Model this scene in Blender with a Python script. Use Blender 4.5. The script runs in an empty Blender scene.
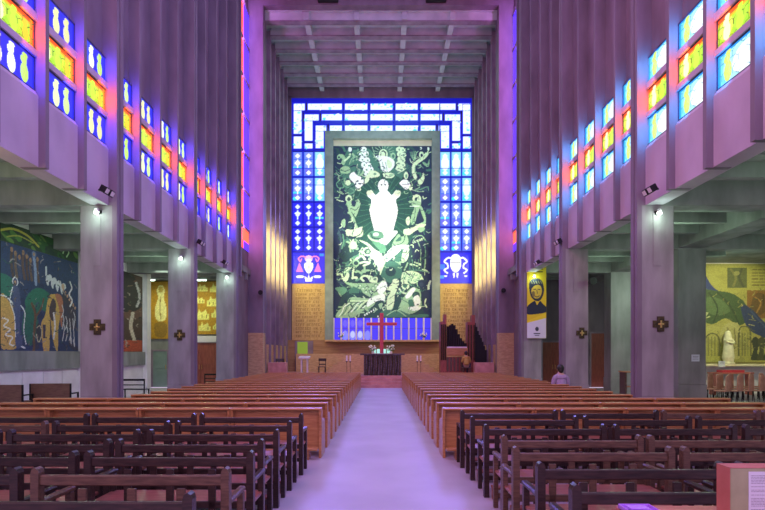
import bpy, bmesh, math, random
import numpy as np
from mathutils import Vector, Matrix
random.seed(7)
PI = math.pi
S = bpy.context.scene
C = S.collection
EYE = 1.85
F = 500.0
def PX(px, D): return (px - 381.0) * D / F
def PZ(py, D): return EYE + (354.0 - py) * D / F
def s2l(c):
    return tuple((v/12.92 if v <= .04045 else ((v+.055)/1.055)**2.4) for v in c)
def rgb(r, g, b): return s2l((r/255, g/255, b/255))

# ------------------------------------------------------------------ materials
def new_mat(name):
    m = bpy.data.materials.new(name); m.use_nodes = True
    nt = m.node_tree
    return m, nt, nt.nodes['Principled BSDF']
def surf(name, col, col2=None, rough=.6, scale=3, stretch=(1,1,1), bump=.0, metal=0, detail=6, contrast=(.35,.65), spec=.5):
    m, nt, b = new_mat(name)
    b.inputs['Roughness'].default_value = rough
    b.inputs['Metallic'].default_value = metal
    b.inputs['Specular IOR Level'].default_value = spec
    if col2 is None:
        b.inputs['Base Color'].default_value = (*col, 1)
    tc = nt.nodes.new('ShaderNodeTexCoord'); mp = nt.nodes.new('ShaderNodeMapping')
    mp.inputs['Scale'].default_value = stretch
    nt.links.new(tc.outputs['Object'], mp.inputs['Vector'])
    nz = nt.nodes.new('ShaderNodeTexNoise'); nz.inputs['Scale'].default_value = scale; nz.inputs['Detail'].default_value = detail
    nt.links.new(mp.outputs[0], nz.inputs['Vector'])
    if col2 is not None:
        cr = nt.nodes.new('ShaderNodeValToRGB')
        cr.color_ramp.elements[0].position = contrast[0]; cr.color_ramp.elements[0].color = (*col, 1)
        cr.color_ramp.elements[1].position = contrast[1]; cr.color_ramp.elements[1].color = (*col2, 1)
        nt.links.new(nz.outputs['Fac'], cr.inputs['Fac']); nt.links.new(cr.outputs[0], b.inputs['Base Color'])
    if bump:
        bp = nt.nodes.new('ShaderNodeBump'); bp.inputs['Strength'].default_value = bump; bp.inputs['Distance'].default_value = .02
        nt.links.new(nz.outputs['Fac'], bp.inputs['Height']); nt.links.new(bp.outputs[0], b.inputs['Normal'])
    return m
def glow(name, col, strength):
    m, nt, b = new_mat(name)
    b.inputs['Base Color'].default_value = (*[c*.3 for c in col], 1)
    b.inputs['Emission Color'].default_value = (*col, 1); b.inputs['Emission Strength'].default_value = strength
    return m
def painted(name, emit=0, rough=.7):
    m, nt, b = new_mat(name)
    at = nt.nodes.new('ShaderNodeAttribute'); at.attribute_name = 'Col'
    b.inputs['Roughness'].default_value = rough
    if emit:
        b.inputs['Base Color'].default_value = (.02,.02,.03,1)
        nt.links.new(at.outputs['Color'], b.inputs['Emission Color']); b.inputs['Emission Strength'].default_value = emit
        b.inputs['Roughness'].default_value = .25
    else:
        nt.links.new(at.outputs['Color'], b.inputs['Base Color'])
    return m
M = {}
M['concrete'] = surf('board_marked_concrete', (.13,.105,.13), (.215,.175,.215), .75, 1.4, (1.3,1.3,.5), .2, contrast=(.25,.75))
M['panel'] = surf('smooth_concrete_panel', (.38,.32,.40), (.47,.40,.49), .7, 1.2, (1,1,.6), .1)
M['shaft'] = surf('pillar_concrete', (.20,.19,.195), (.31,.295,.305), .75, 1.6, (1.5,1.5,.45), .2)
M['framestone'] = surf('green_grey_frame_stone', (.15,.22,.20), (.21,.29,.26), .6, 2)
M['lintel'] = surf('pale_green_lintel', (.50,.62,.40), (.58,.70,.46), .6, 2)  # pale green glow of the lit soffit put into the colour
M['concrete_aisle'] = surf('aisle_concrete', (.16,.17,.16), (.26,.27,.26), .8, 1.5, (1.2,1.2,.4), .2)
M['plaster'] = surf('white_plaster', (.62,.60,.62), (.72,.70,.72), .7, 2)
M['floor'] = surf('pale_stone_floor', (.37,.34,.42), (.44,.41,.50), .48, .9, (1,1,1), .03)
M['dais'] = surf('red_marble', (.42,.20,.17), (.56,.30,.25), .35, 3)
M['sand'] = surf('sandstone', (.40,.27,.12), (.56,.40,.20), .6, 5, (1,1,4), .1)
M['goldpanel'] = surf('gold_lettered_stone', (.44,.30,.10), (.54,.39,.15), .5, 6)
M['letter'] = surf('engraved_letters', (.24,.15,.05), None, .7)
M['darkwood'] = surf('dark_stained_oak', (.016,.010,.009), (.040,.022,.018), .34, 7, (1,6,6), .15)
M['midwood'] = surf('worn_mid_oak', (.065,.038,.024), (.125,.075,.045), .40, 7, (1,6,6), .15)
M['lightwood'] = surf('varnished_light_oak', (.33,.145,.05), (.47,.235,.09), .28, 5, (.6,6,6), .08)
M['seatwood'] = surf('reddish_seat_boards', (.20,.065,.05), (.30,.11,.085), .36, 6, (1,6,6), .1)
M['benchwood'] = surf('brown_panel_bench', (.13,.07,.045), (.20,.11,.07), .45, 6, (1,4,4), .1)
M['doorwood'] = surf('red_brown_door', (.22,.05,.035), (.30,.075,.05), .45, 4, (4,4,.6), .05)
M['iron'] = surf('black_iron', (.02,.02,.022), None, .45, metal=.6)
M['bronze'] = surf('patinated_bronze', (.03,.022,.015), (.10,.07,.03), .4, 14, metal=.6)
M['brass'] = surf('brass', (.55,.38,.14), None, .3, metal=1)
M['redpaint'] = surf('red_lacquer', (.45,.03,.05), (.55,.05,.07), .4, 4)
M['altardark'] = surf('carved_dark_bronze', (.03,.022,.03), (.12,.09,.10), .4, 12, metal=.3, bump=.5)
M['white'] = surf('white_wax', (.8,.78,.75), None, .5)
M['paper'] = surf('paper', (.56,.62,.66), None, .7)
M['green'] = surf('leaf_green', (.05,.16,.05), (.12,.28,.08), .5, 20)
M['chair'] = surf('orange_brown_chair_shell', (.56,.24,.17), (.68,.33,.25), .35, 8)
M['cardboard'] = surf('kraft_cardboard', (.26,.29,.15), (.31,.34,.18), .7, 9)
M['boxside'] = surf('red_cardboard_side', (.40,.14,.11), (.46,.17,.14), .7, 9)
M['table'] = surf('red_brown_table', (.38,.10,.08), (.48,.15,.12), .4, 5, (1,5,5))
M['lilac'] = surf('lilac_plastic', (.45,.22,.80), None, .4)
M['shirt'] = surf('grey_violet_jacket', (.30,.24,.36), (.38,.30,.44), .8, 12)
M['trouser'] = surf('dark_trousers', (.03,.03,.05), None, .8)
M['skin'] = surf('skin', (.45,.26,.19), None, .5)
M['hair'] = surf('black_hair', (.012,.009,.008), None, .5)
M['mustard'] = surf('mustard_pullover', (.40,.27,.06), (.5,.34,.09), .8, 12)
M['ink'] = surf('grey_ink', (.12,.12,.15), None, .8)
M['glazingbar'] = surf('blue_black_bar', (.03,.03,.10), None, .5)
M['stonewhite'] = surf('cream_stone_statue', (.62,.58,.36), (.74,.70,.46), .6, 8, bump=.3)
M['coffer'] = surf('coffer_slab', (.36,.40,.40), (.46,.50,.50), .7, 1.5)
M['beam'] = surf('rib_concrete', (.17,.13,.17), (.27,.21,.26), .75, 2, (1,1,.5), .2)
M['paint'] = painted('painted_panel')
M['teal'] = surf('teal_door_paint', (.16,.24,.21), (.21,.30,.26), .5, 2)
M['glassnave'] = painted('backlit_nave_glass', 1.25)
M['glasschancel'] = painted('backlit_chancel_glass', 1.25)
M['glassslot'] = painted('backlit_slot_glass', 2.4)
M['glassyellow'] = painted('backlit_yellow_glass', 2.2)
M['ochre'] = surf('ochre_wall_boards', (.26,.15,.06), (.36,.22,.10), .6, 3, (.3,1,5), .1)
M['tube'] = glow('lamp_tube', (.75,1,.8), 14)
M['bulb'] = glow('lamp_bulb', (.85,1,.9), 30)
M['greenpane'] = glow('green_lit_pane', rgb(150,180,60), .55)
M['rugred'] = surf('red_light_strip', (.5,.03,.03), None, .6)

# ------------------------------------------------------------------ mesh helpers
class MB:
    def __init__(s): s.bm = bmesh.new()
    def _mat(s, geom_faces, mi):
        for f in geom_faces: f.material_index = mi
    def box(s, x0, x1, y0, y1, z0, z1, bev=0, mi=0, rot=None, piv=None):
        if x0 > x1: x0, x1 = x1, x0
        if y0 > y1: y0, y1 = y1, y0
        if z0 > z1: z0, z1 = z1, z0
        c = [Vector((x, y, z)) for x in (x0, x1) for y in (y0, y1) for z in (z0, z1)]
        q = [(0,1,3,2),(4,6,7,5),(0,4,5,1),(2,3,7,6),(0,2,6,4),(1,5,7,3)]
        if bev:
            t = bmesh.new(); vs = [t.verts.new(p) for p in c]
            for f in q: t.faces.new([vs[i] for i in f])
            bmesh.ops.bevel(t, geom=t.edges[:], offset=bev, segments=1, affect='EDGES')
            t.verts.index_update(); c = [v.co.copy() for v in t.verts]; q = [[v.index for v in f.verts] for f in t.faces]; t.free()
        if rot is not None:
            R = Matrix.Rotation(rot[0], 4, rot[1]); p = Vector(piv if piv else (0,0,0))
            c = [R @ (v-p) + p for v in c]
        vs = [s.bm.verts.new(p) for p in c]
        for f in q: s.bm.faces.new([vs[i] for i in f]).material_index = mi
        return s
    def prism(s, pts, axis, a0, a1, mi=0):
        """polygon pts (2-D) extruded along axis 'x','y','z' from a0 to a1"""
        def mk(p, a):
            if axis == 'x': return (a, p[0], p[1])
            if axis == 'y': return (p[0], a, p[1])
            return (p[0], p[1], a)
        v0 = [s.bm.verts.new(mk(p, a0)) for p in pts]; v1 = [s.bm.verts.new(mk(p, a1)) for p in pts]
        n = len(pts); fs = [s.bm.faces.new(v0[::-1]), s.bm.faces.new(v1)]
        for i in range(n): fs.append(s.bm.faces.new((v0[i], v0[(i+1)%n], v1[(i+1)%n], v1[i])))
        for f in fs: f.material_index = mi
        return s
    def tube(s, p0, p1, r0, r1=None, seg=10, mi=0):
        r1 = r0 if r1 is None else r1
        p0 = Vector(p0); p1 = Vector(p1); d = (p1-p0).normalized()
        a = Vector((0,0,1)) if abs(d.z) < .9 else Vector((1,0,0))
        u = d.cross(a).normalized(); w = d.cross(u)
        A = [s.bm.verts.new(p0 + (u*math.cos(t)+w*math.sin(t))*r0) for t in [2*PI*i/seg for i in range(seg)]]
        B = [s.bm.verts.new(p1 + (u*math.cos(t)+w*math.sin(t))*r1) for t in [2*PI*i/seg for i in range(seg)]]
        fs = [s.bm.faces.new(A), s.bm.faces.new(B[::-1])]
        for i in range(seg): fs.append(s.bm.faces.new((A[i], B[i], B[(i+1)%seg], A[(i+1)%seg])))
        for f in fs: f.material_index = mi
        return s
    def lathe(s, prof, cx=0, cy=0, seg=16, mi=0):
        rings = []
        for r, z in prof:
            rings.append([s.bm.verts.new((cx+r*math.cos(2*PI*i/seg), cy+r*math.sin(2*PI*i/seg), z)) for i in range(seg)])
        for a, b in zip(rings, rings[1:]):
            for i in range(seg):
                f = s.bm.faces.new((a[i], a[(i+1)%seg], b[(i+1)%seg], b[i])); f.material_index = mi
        s.bm.faces.new(rings[0][::-1]); s.bm.faces.new(rings[-1])
        return s
    def ball(s, c, r, sc=(1,1,1), mi=0, seg=12):
        n0 = len(s.bm.faces)
        rr = bmesh.ops.create_uvsphere(s.bm, u_segments=seg, v_segments=max(6,seg*2//3), radius=r)
        for v in rr['verts']: v.co = Vector((v.co.x*sc[0]+c[0], v.co.y*sc[1]+c[1], v.co.z*sc[2]+c[2]))
        s.bm.faces.ensure_lookup_table()
        for f in s.bm.faces[n0:]: f.material_index = mi; f.smooth = True
        return s
    def mesh(s, name, mats):
        bmesh.ops.recalc_face_normals(s.bm, faces=s.bm.faces[:])
        me = bpy.data.meshes.new(name); s.bm.to_mesh(me); s.bm.free()
        for m in (mats if isinstance(mats, (list, tuple)) else [mats]): me.materials.append(M[m] if isinstance(m, str) else m)
        return me
    def build(s, name, mats, parent=None, loc=None, label=None):
        o = bpy.data.objects.new(name, s.mesh(name, mats)); C.objects.link(o)
        if parent: o.parent = parent
        if loc: o.location = loc
        if label: o['label'] = label
        return o
def tag(o, label, cat, group=None, kind=None):
    o['label'] = label; o['category'] = cat
    if group: o['group'] = group
    if kind: o['kind'] = kind
    return o
def empty(name, loc=(0,0,0), rz=0):
    o = bpy.data.objects.new(name, None); C.objects.link(o); o.location = loc; o.rotation_euler = (0,0,rz)
    o.empty_display_size = .1
    return o
def struct(o, label, cat): return tag(o, label, cat, kind='structure')
CH = {}
def children(o):
    return [c for c in bpy.data.objects if c.parent == o]
def copy_tree(o, parent=None, cache={}):
    c = o.copy(); C.objects.link(c)
    if parent: c.parent = parent
    if o.name not in CH: CH[o.name] = children(o)
    for ch in CH[o.name]: copy_tree(ch, c)
    return c
ORD = ['first','second','third','fourth','fifth','sixth','seventh','eighth','ninth','tenth','eleventh','twelfth','thirteenth','fourteenth','fifteenth','sixteenth','seventeenth','eighteenth','nineteenth']

# ------------------------------------------------------------------ painting on a gridded panel
def smooth(pts, closed=True, n=5):
    P = [np.array(p, float) for p in pts]; out = []
    N = len(P); rng = range(N) if closed else range(N-1)
    for i in rng:
        if closed: a, b, c, d = P[i-1], P[i], P[(i+1) % N], P[(i+2) % N]
        else: a, b, c, d = P[max(i-1,0)], P[i], P[i+1], P[min(i+2,N-1)]
        for k in range(n):
            t = k/n
            out.append(.5*((2*b)+(-a+c)*t+(2*a-5*b+4*c-d)*t*t+(-a+3*b-3*c+d)*t**3))
    if not closed: out.append(P[-1])
    return out
class Paint:
    def __init__(s, w, h, nx, ny, base):
        s.w, s.h, s.nx, s.ny = w, h, nx, ny
        s.X, s.Y = np.meshgrid(np.linspace(0, w, nx+1), np.linspace(0, h, ny+1))
        s.a = np.empty((ny+1, nx+1, 3)); s.a[:] = np.array(base)/255
    def poly(s, pts, col, sm=False):
        if sm: pts = smooth(pts)
        ins = np.zeros(s.X.shape, bool); n = len(pts)
        for i in range(n):
            x1, y1 = pts[i]; x2, y2 = pts[(i+1) % n]
            if y1 == y2: continue
            c = ((s.Y < y1) != (s.Y < y2)) & (s.X < (x2-x1)*(s.Y-y1)/(y2-y1)+x1)
            ins ^= c
        s.a[ins] = np.array(col)/255
        return s
    def blob(s, pts, col): return s.poly(pts, col, True)
    def ell(s, cx, cy, rx, ry, col, rot=0):
        c, n = math.cos(rot), math.sin(rot)
        u = (s.X-cx)*c+(s.Y-cy)*n; v = -(s.X-cx)*n+(s.Y-cy)*c
        s.a[(u/rx)**2+(v/ry)**2 < 1] = np.array(col)/255
        return s
    def line(s, pts, wd, col, sm=True):
        if sm and len(pts) > 2: pts = smooth(pts, False, 5)
        for (x1, y1), (x2, y2) in zip(pts, pts[1:]):
            dx, dy = x2-x1, y2-y1; L = dx*dx+dy*dy+1e-12
            t = np.clip(((s.X-x1)*dx+(s.Y-y1)*dy)/L, 0, 1)
            s.a[np.hypot(s.X-x1-t*dx, s.Y-y1-t*dy) < wd/2] = np.array(col)/255
        return s
    def rect(s, x0, y0, x1, y1, col):
        s.a[(s.X >= x0) & (s.X <= x1) & (s.Y >= y0) & (s.Y <= y1)] = np.array(col)/255
        return s
    def noise(s, amp, seed=0, blocks=None):
        r = np.random.RandomState(seed)
        s.a = np.clip(s.a*(1+(r.rand(*s.a.shape[:2], 1)-.5)*amp), 0, 1)
        return s
    def mute(s, k, g=(104,100,104)):
        s.a = s.a*(1-k)+np.array(g)/255*k; return s
    def mesh(s, name, mat, W, H, T=.02, back='iron'):
        """panel W x H metres in the XZ plane, front towards -Y, lower left corner at the origin, T thick"""
        nx, ny = s.nx, s.ny
        co = np.zeros(((nx+1)*(ny+1), 3))
        co[:, 0] = (s.X/s.w*W).ravel(); co[:, 2] = (H-s.Y/s.h*H).ravel()
        idx = np.arange((nx+1)*(ny+1)).reshape(ny+1, nx+1)
        q = np.stack([idx[1:, :-1], idx[1:, 1:], idx[:-1, 1:], idx[:-1, :-1]], -1).reshape(-1, 4)
        n = len(co)
        bx = np.array([(0,0,0),(W,0,0),(W,0,H),(0,0,H),(0,T,0),(W,T,0),(W,T,H),(0,T,H)], float)
        faces = q.tolist() + [[n+5,n+4,n+7,n+6],[n+4,n+0,n+3,n+7],[n+1,n+5,n+6,n+2],[n+4,n+5,n+1,n+0],[n+3,n+2,n+6,n+7]]
        me = bpy.data.meshes.new(name); me.from_pydata(np.vstack([co, bx]).tolist(), [], faces)
        me.materials.append(M[mat]); me.materials.append(M[back])
        mi = np.zeros(len(faces), np.int32); mi[-5:] = 1
        me.polygons.foreach_set('material_index', mi)
        at = me.color_attributes.new('Col', 'FLOAT_COLOR', 'POINT')
        a = s.a.reshape(-1, 3); lin = np.where(a <= .04045, a/12.92, ((a+.055)/1.055)**2.4)
        full = np.ones((n+8, 4)); full[:n, :3] = lin
        at.data.foreach_set('color', full.ravel())
        me.update()
        return me
def put(name, me, parent=None, loc=(0,0,0), rz=0):
    o = bpy.data.objects.new(name, me); C.objects.link(o); o.location = loc; o.rotation_euler = (0,0,rz)
    if parent: o.parent = parent
    return o

# ================================================================== THE SHELL
XL, XR = 6.62, 6.42            # faces of the fins of the nave walls
BAY = 5.12; B0 = 12.38         # the first pillar in view
YEND = 23.75                   # end of the nave walls
ZPAR = EYE + 3.69              # underside of the parapet
ROWS = [(7.03,7.70),(7.83,8.41),(8.57,9.20)]
TOPZ = 21.6
YCH, YBK = 27.3, 35.4          # chancel arch and back wall
XC = 6.44
struct(MB().box(-13.5, 19.5, -4, YCH, -.2, 0).build('floor', 'floor'), 'pale lavender grey stone floor with the wide centre aisle between the pews', 'floor')
fins_y = []
yk = B0 + .10
pitch = BAY/4
for k in range(-6, 9): fins_y.append(yk + k*pitch)     # centre of the fins; every fourth stands on a pillar
def nave_wall(side, X):
    sg = -1 if side == 'left' else 1
    f = lambda a: sg*a
    m = MB()
    Y0 = fins_y[0]-.1
    m.box(f(X+.14), f(X+.55), Y0, YEND-.12, ZPAR, 6.93, mi=1)                    # parapet panels
    m.prism([(f(X+.14),6.93),(f(X+.20),7.03),(f(X+.55),7.03),(f(X+.55),6.93)], 'y', Y0, YEND, mi=1)
    m.box(f(X+.16), f(X+.55), Y0, YEND-.12, 7.70, 7.83, mi=1)
    m.box(f(X+.16), f(X+.55), Y0, YEND-.12, 8.41, 8.57, mi=1)
    m.box(f(X+.30), f(X+.55), Y0, YEND-.12, 9.20, TOPZ, mi=0)
    for i, y in enumerate(fins_y):
        m.box(f(X), f(X+.5), y-.055, y+.055, ZPAR-.012, TOPZ-.01, mi=0)
    for i in range(6):                                                   # return of the wall end
        pass
    m.box(f(X+.0), f(X+.6), YEND-.12, YEND+.01, ZPAR-.01, TOPZ, mi=0)
    return struct(m.build('wall_'+side, ['concrete','panel']), 'tall %s nave wall of purple lit concrete fins above the aisle pillars' % side, 'wall')
nave_wall('left', XL); nave_wall('right', XR)

# ---- nave window panes (one painted mesh of each kind)
def jug(p, cx, cy, s, col, tilt=0):
    p.ell(cx, cy+.05*s, .085*s, .14*s, col)
    p.poly([(cx-.035*s, cy-.2*s), (cx+.06*s, cy-.2*s), (cx+.035*s, cy-.02*s), (cx-.035*s, cy-.02*s)], col)
    p.ell(cx+.01*s, cy-.2*s, .06*s, .03*s, col)
    p.ell(cx-.05*s, cy-.12*s, .035*s, .05*s, col)
WG, HG = pitch-.10, .66
def pane_blue(seed, cols):
    p = Paint(1.18, .62, 84, 44, (38,48,226))
    p.rect(0, 0, 1.18, .05, (60,50,190)); p.rect(1.10, 0, 1.18, .62, (30,40,215))
    for cx, c in zip((.22,.56,.90), cols): jug(p, cx, .35, 1.25, c)
    return p
def honey(p, w, h, col, wd=.012, x0=0, s=.2):
    r = 0
    y = .06
    while y < h:
        xo = (r % 2)*s/2
        x = x0 - s + xo
        while x < w+s:
            p.line([(x, y), (x+s*.25, y+.05), (x+s*.5, y), ], wd, col, False)
            p.line([(x+s*.25, y+.05), (x+s*.25, y+.14)], wd, col, False)
            p.line([(x+s*.5, y), (x+s*.75, y), (x+s, y)], wd, col, False) if r % 2 else None
            x += s
        y += .15; r += 1
def pane_gold():
    p = Paint(1.18, .6, 92, 48, (168,226,30))
    p.ell(.25,.3,.2,.2,(214,246,90)); p.ell(.62,.3,.2,.2,(190,240,50))
    p.rect(0,0,1.18,.10,(250,92,12)); p.rect(0,.10,1.18,.16,(246,190,20)); p.rect(1.04,0,1.18,.6,(250,150,14)); p.rect(1.12,0,1.18,.6,(250,70,20))
    p.rect(0,.54,1.18,.6,(225,235,40))
    honey(p, 1.18, .6, (70,110,20), .014, 0, .26)
    jug(p, .27, .32, 1.2, (250,255,200)); jug(p, .62, .34, 1.2, (206,250,60)); jug(p, .93, .34, 1.0, (225,210,30))
    return p
def pane_cyan(seed):
    r = random.Random(seed)
    p = Paint(1.18, .62, 92, 48, (120,228,252))
    p.ell(.68,.34,.52,.30,(176,244,252)); p.ell(.76,.36,.34,.24,(246,255,255))
    p.rect(0,0,1.18,.06,(40,150,240)); p.rect(0,0,.10,.62,(40,170,235)); p.rect(1.1,0,1.18,.62,(110,220,250))
    honey(p, 1.18, .62, (60,140,170), .012, .05, .3)
    jug(p, .30, .33, 1.3, (214,238,60)); jug(p, .72, .36, 1.0, (255,255,255))
    return p
W1 = [(255,255,250),(250,255,225),(196,236,60)]
pb = {'blueA': pane_blue(1, W1).mesh('pane', 'glassnave', WG, HG), 'blueB': pane_blue(2, [(190,220,70),(236,252,190),(210,240,120)]).mesh('pane', 'glassnave', WG, HG),
      'blueC': pane_blue(3, [(250,252,235),(240,240,170),(228,226,130)]).mesh('pane', 'glassnave', WG, HG),
      'gold': pane_gold().mesh('pane', 'glassnave', WG, .60), 'cyanA': pane_cyan(1).mesh('pane', 'glassnave', WG, HG)}
glow_l = {}
wn = 0
def frame_mesh(W, H):
    m = MB(); t = .025
    m.box(0, W, -.02, .0, 0, t).box(0, W, -.02, 0, H-t, H).box(0, t, -.02, 0, t, H-t).box(W-t, W, -.02, 0, t, H-t)
    return m.mesh('window_frame', 'glazingbar')
fm = [frame_mesh(WG, .67), frame_mesh(WG, .58), frame_mesh(WG, .63)]
for side, X in (('left', XL), ('right', XR)):
    sg = -1 if side == 'left' else 1
    cnt = 0
    for i in range(len(fins_y)-1):
        ya, yb = fins_y[i]+.05, fins_y[i+1]-.05
        if yb < 7.6: continue
        if ya > YEND-.6: continue
        if yb > YEND: yb = YEND-.1
        cnt += 1; wn += 1
        root = empty('window_%d' % wn, (sg*(X+.22), ya if side == 'right' else ya, 7.03))
        struct(root, '%s and gold stained glass opening, %s from the near end of the %s nave wall' % ('deep blue' if side == 'left' else 'cyan', ORD[cnt-1], side), 'window')
        for r, (za, zb) in enumerate(ROWS):
            if r == 1: me = pb['gold']
            elif side == 'left': me = pb[['blueA','blueB','blueC'][(i+r//2) % 3]]
            else: me = pb['cyanA']
            # panel front faces the nave
            if side == 'left': o = put('pane', me, root, (0, 0, za-7.03), PI/2)
            else: o = put('pane', me, root, (0, yb-ya, za-7.03), -PI/2)
            o.scale = ((yb-ya)/WG, 1, (zb-za)/(.60 if r == 1 else HG))
            g = put('window_frame', fm[r], root, (0.0, 0 if side == 'left' else yb-ya, za-7.03), PI/2 if side == 'left' else -PI/2)
            g.scale = ((yb-ya)/WG, 1, (zb-za)/(.67,.58,.63)[r])

def side_light(x, y, z, w, h, e, col):
    l = bpy.data.lights.new('window_light', 'AREA'); l.shape = 'RECTANGLE'; l.size = w; l.size_y = h; l.energy = e; l.color = col  # added one-sided lamps that colour the fin reveals and pier faces
    o = bpy.data.objects.new('window_light', l); C.objects.link(o); o.location = (x, y, z); o.rotation_euler = (PI/2, 0, 0)
    return o
for side, X in (('left', XL), ('right', XR)):
    sg = -1 if side == 'left' else 1
    for i in range(len(fins_y)-1):
        if fins_y[i+1] < 7.6 or fins_y[i+1] > YEND+.3: continue
        y = fins_y[i+1]-.5
        for r, (za, zb) in enumerate(ROWS):
            col = (1,.12,.0) if r == 1 else ((.03,.04,1) if side == 'left' else (.0,.36,1))
            side_light(sg*(X+.10), y, (za+zb)/2, .12, zb-za-.1, (14 if r == 1 else 11), col)
# ---- pillars of the nave
def nave_pillar(side, k):
    sg = -1 if side == 'left' else 1
    X = (XL if side == 'left' else XR) - .05
    y = B0 + BAY*k
    root = empty('concrete_pillar', (sg*X, y, 0))
    m = MB()
    m.box(sg*.02, sg*.90, .03, .30, .78, ZPAR+1.0, .012)
    m.box(sg*.38, sg*.57, .015, .03, ZPAR-1.5, ZPAR-.2)          # shallow board mark
    m.build('shaft', 'shaft', root)
    MB().box(sg*.0, sg*.92, 0.01, .33, 0, .78, .015).build('plinth', 'shaft', root)
    MB().box(-sg*.02, sg*.10, .02, .14, .0, ZPAR).box(sg*.03, sg*.10, .14, .19, .0, ZPAR).box(-sg*.02, sg*.10, .19, .34, .0, ZPAR).box(-sg*.02, sg*.36, .02, .14, ZPAR, TOPZ-.02).box(sg*.03, sg*.36, .14, .19, ZPAR, TOPZ-.02).box(-sg*.02, sg*.36, .19, .34, ZPAR, TOPZ-.02).build('pilaster', 'concrete', root)
    where = {-1:'nearest the camera', 0:'first in view', 1:'second in view', 2:'third in view, nearest the chancel'}[k]
    if k != -1:
        tag(root, '%s concrete nave pillar on the %s side with a full-height pilaster' % (where.split(',')[0], side) , 'pillar', 'nave pillars')
    return root
for side in ('left','right'):
    for k in (0,1,2): nave_pillar(side, k)

# ---- station crosses on pillars
def station_cross(x, y, z, label):
    root = empty('wall_cross', (x, y, z))
    s = .19; a = .085
    m = MB()
    m.box(-s, s, -.03, 0, -a, a).box(-a, a, -.03, 0, a, s).box(-a, a, -.03, 0, -s, -a)
    
    m.build('backing', 'bronze', root)
    MB().box(-.07, .07, -.045, -.03, -.02, .02).box(-.02, .02, -.045, -.03, -.09, .09).ball((0,-.045,0), .035, (1,.4,1)).build('relief', 'brass', root)
    tag(root, label, 'cross', 'bronze crosses on the nave pillars')
station_cross(PX(97,12.38), 12.38+.03, PZ(327,12.38), 'dark bronze cross plaque on the nearest left pillar')
station_cross(PX(179.5,17.5), 17.5+.03, PZ(335,17.5), 'dark bronze cross plaque on the middle left pillar')
station_cross(PX(661,12.38), 12.38+.03, PZ(324,12.38), 'dark bronze cross plaque on the nearest right pillar')
station_cross(PX(582,17.5), 17.5+.03, PZ(333,17.5), 'dark bronze cross plaque on the middle right pillar')

# ---- aisles: ceilings, outer walls, end walls
ZA = EYE + 4.3
def aisle_ceiling(side, X, Xo):
    sg = -1 if side == 'left' else 1
    m = MB()
    m.box(sg*(X+.5), sg*Xo, -2, 28, ZA, ZA+.3)
    y = B0 + .2 - BAY*2
    k = 0
    while y < 27.5:
        big = (k % 4 == 0)
        Xe = 13.9 if side == 'right' and y > 18.5 else Xo
        m.box(sg*(X+.5), sg*Xe, y-(.22 if big else .1), y+(.22 if big else .1), ZA-(.62 if big else .34), ZA)
        y += pitch; k += 1
    if side == 'right':
        m.box(10.4, 11.3, -2, 27.9, ZPAR+.02, ZA)
    return struct(m.build('ceiling_'+side, 'concrete_aisle'), 'low ribbed grey green concrete ceiling over the %s aisle' % side, 'ceiling')
aisle_ceiling('left', XL, 13.4); aisle_ceiling('right', XR, 19.4)
XO = 11.5
m = MB()
m.box(-XO-.3, -XO, -2, 24.6, .0, ZA)
m.box(-XO, -XO+.18, 18.95, 19.25, 0, ZA, mi=1)
m.box(-XO, -XO+.18, 24.2, 24.6, 0, ZA, mi=1)
struct(m.build('wall_outer_left', ['plaster','plaster']), 'pale plastered outer wall of the left aisle below its murals', 'wall')
m = MB()
zL = EYE+.10
m.box(-XO, -XO+.10, 10, 18.95, zL-.62, zL)
m.box(-XO, -XO+.10, 19.25, 24.2, zL-.62, zL)
struct(m.build('trim_1', 'concrete_aisle'), 'grey concrete ledge under the left aisle murals', 'ledge')
m = MB()
m.box(-13.4, -6.9, 28, 28.3, 0, ZA)
struct(m.build('wall_end_left', 'concrete_aisle'), 'end wall of the left aisle behind the doors', 'wall')
m = MB(); m.box(-13.4, -13.1, 24.6, 28, 0, ZA)
struct(m.build('wall_recess_left', 'concrete_aisle'), 'side of the recess at the end of the left aisle', 'wall')
m = MB(); m.box(6.7, 14.2, 28, 28.3, 0, ZA); m.box(13.9, 14.2, 23.9, 28, 0, ZA)
struct(m.build('wall_end_right', 'concrete'), 'end wall of the right aisle with its two red doors', 'wall')
m = MB(); m.box(13.9, 19.4, 23.6, 23.9, 0, ZA); m.box(19.1, 19.4, -2, 23.6, 0, ZA)
struct(m.build('wall_chapel_right', 'plaster'), 'chapel wall carrying the yellow painted mural right of the outer pillar', 'wall')

# outer pillars in right aisle
for k, lab in ((1, 'teal grey outer pillar in the right aisle with a paper notice on it'), (2, 'outer concrete pillar of the right aisle beside the red door')):
    y = B0 + BAY*k
    root = empty('concrete_pillar', (10.4, y, 0))
    MB().box(0, .98, 0, .7, .78, ZPAR+.05, .012).build('shaft', 'concrete_aisle', root)
    MB().box(-.02, 1.0, -.03, .73, 0, .78, .015).build('plinth', 'concrete_aisle', root)
    tag(root, lab, 'pillar')
n = MB().box(-.14, .14, -.01, 0, -.12, .12).box(-.10,.10,-.012,-.01,.05,.065,mi=1).box(-.10,.08,-.012,-.01,0,.012,mi=1).box(-.10,.1,-.012,-.01,-.05,-.04,mi=1).build('notice_sheet', ['paper','ink'], loc=(PX(697,17.4), 17.49, PZ(358,17.4)))
tag(n, 'small white paper notice taped to the outer pillar of the right aisle', 'notice')

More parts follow.
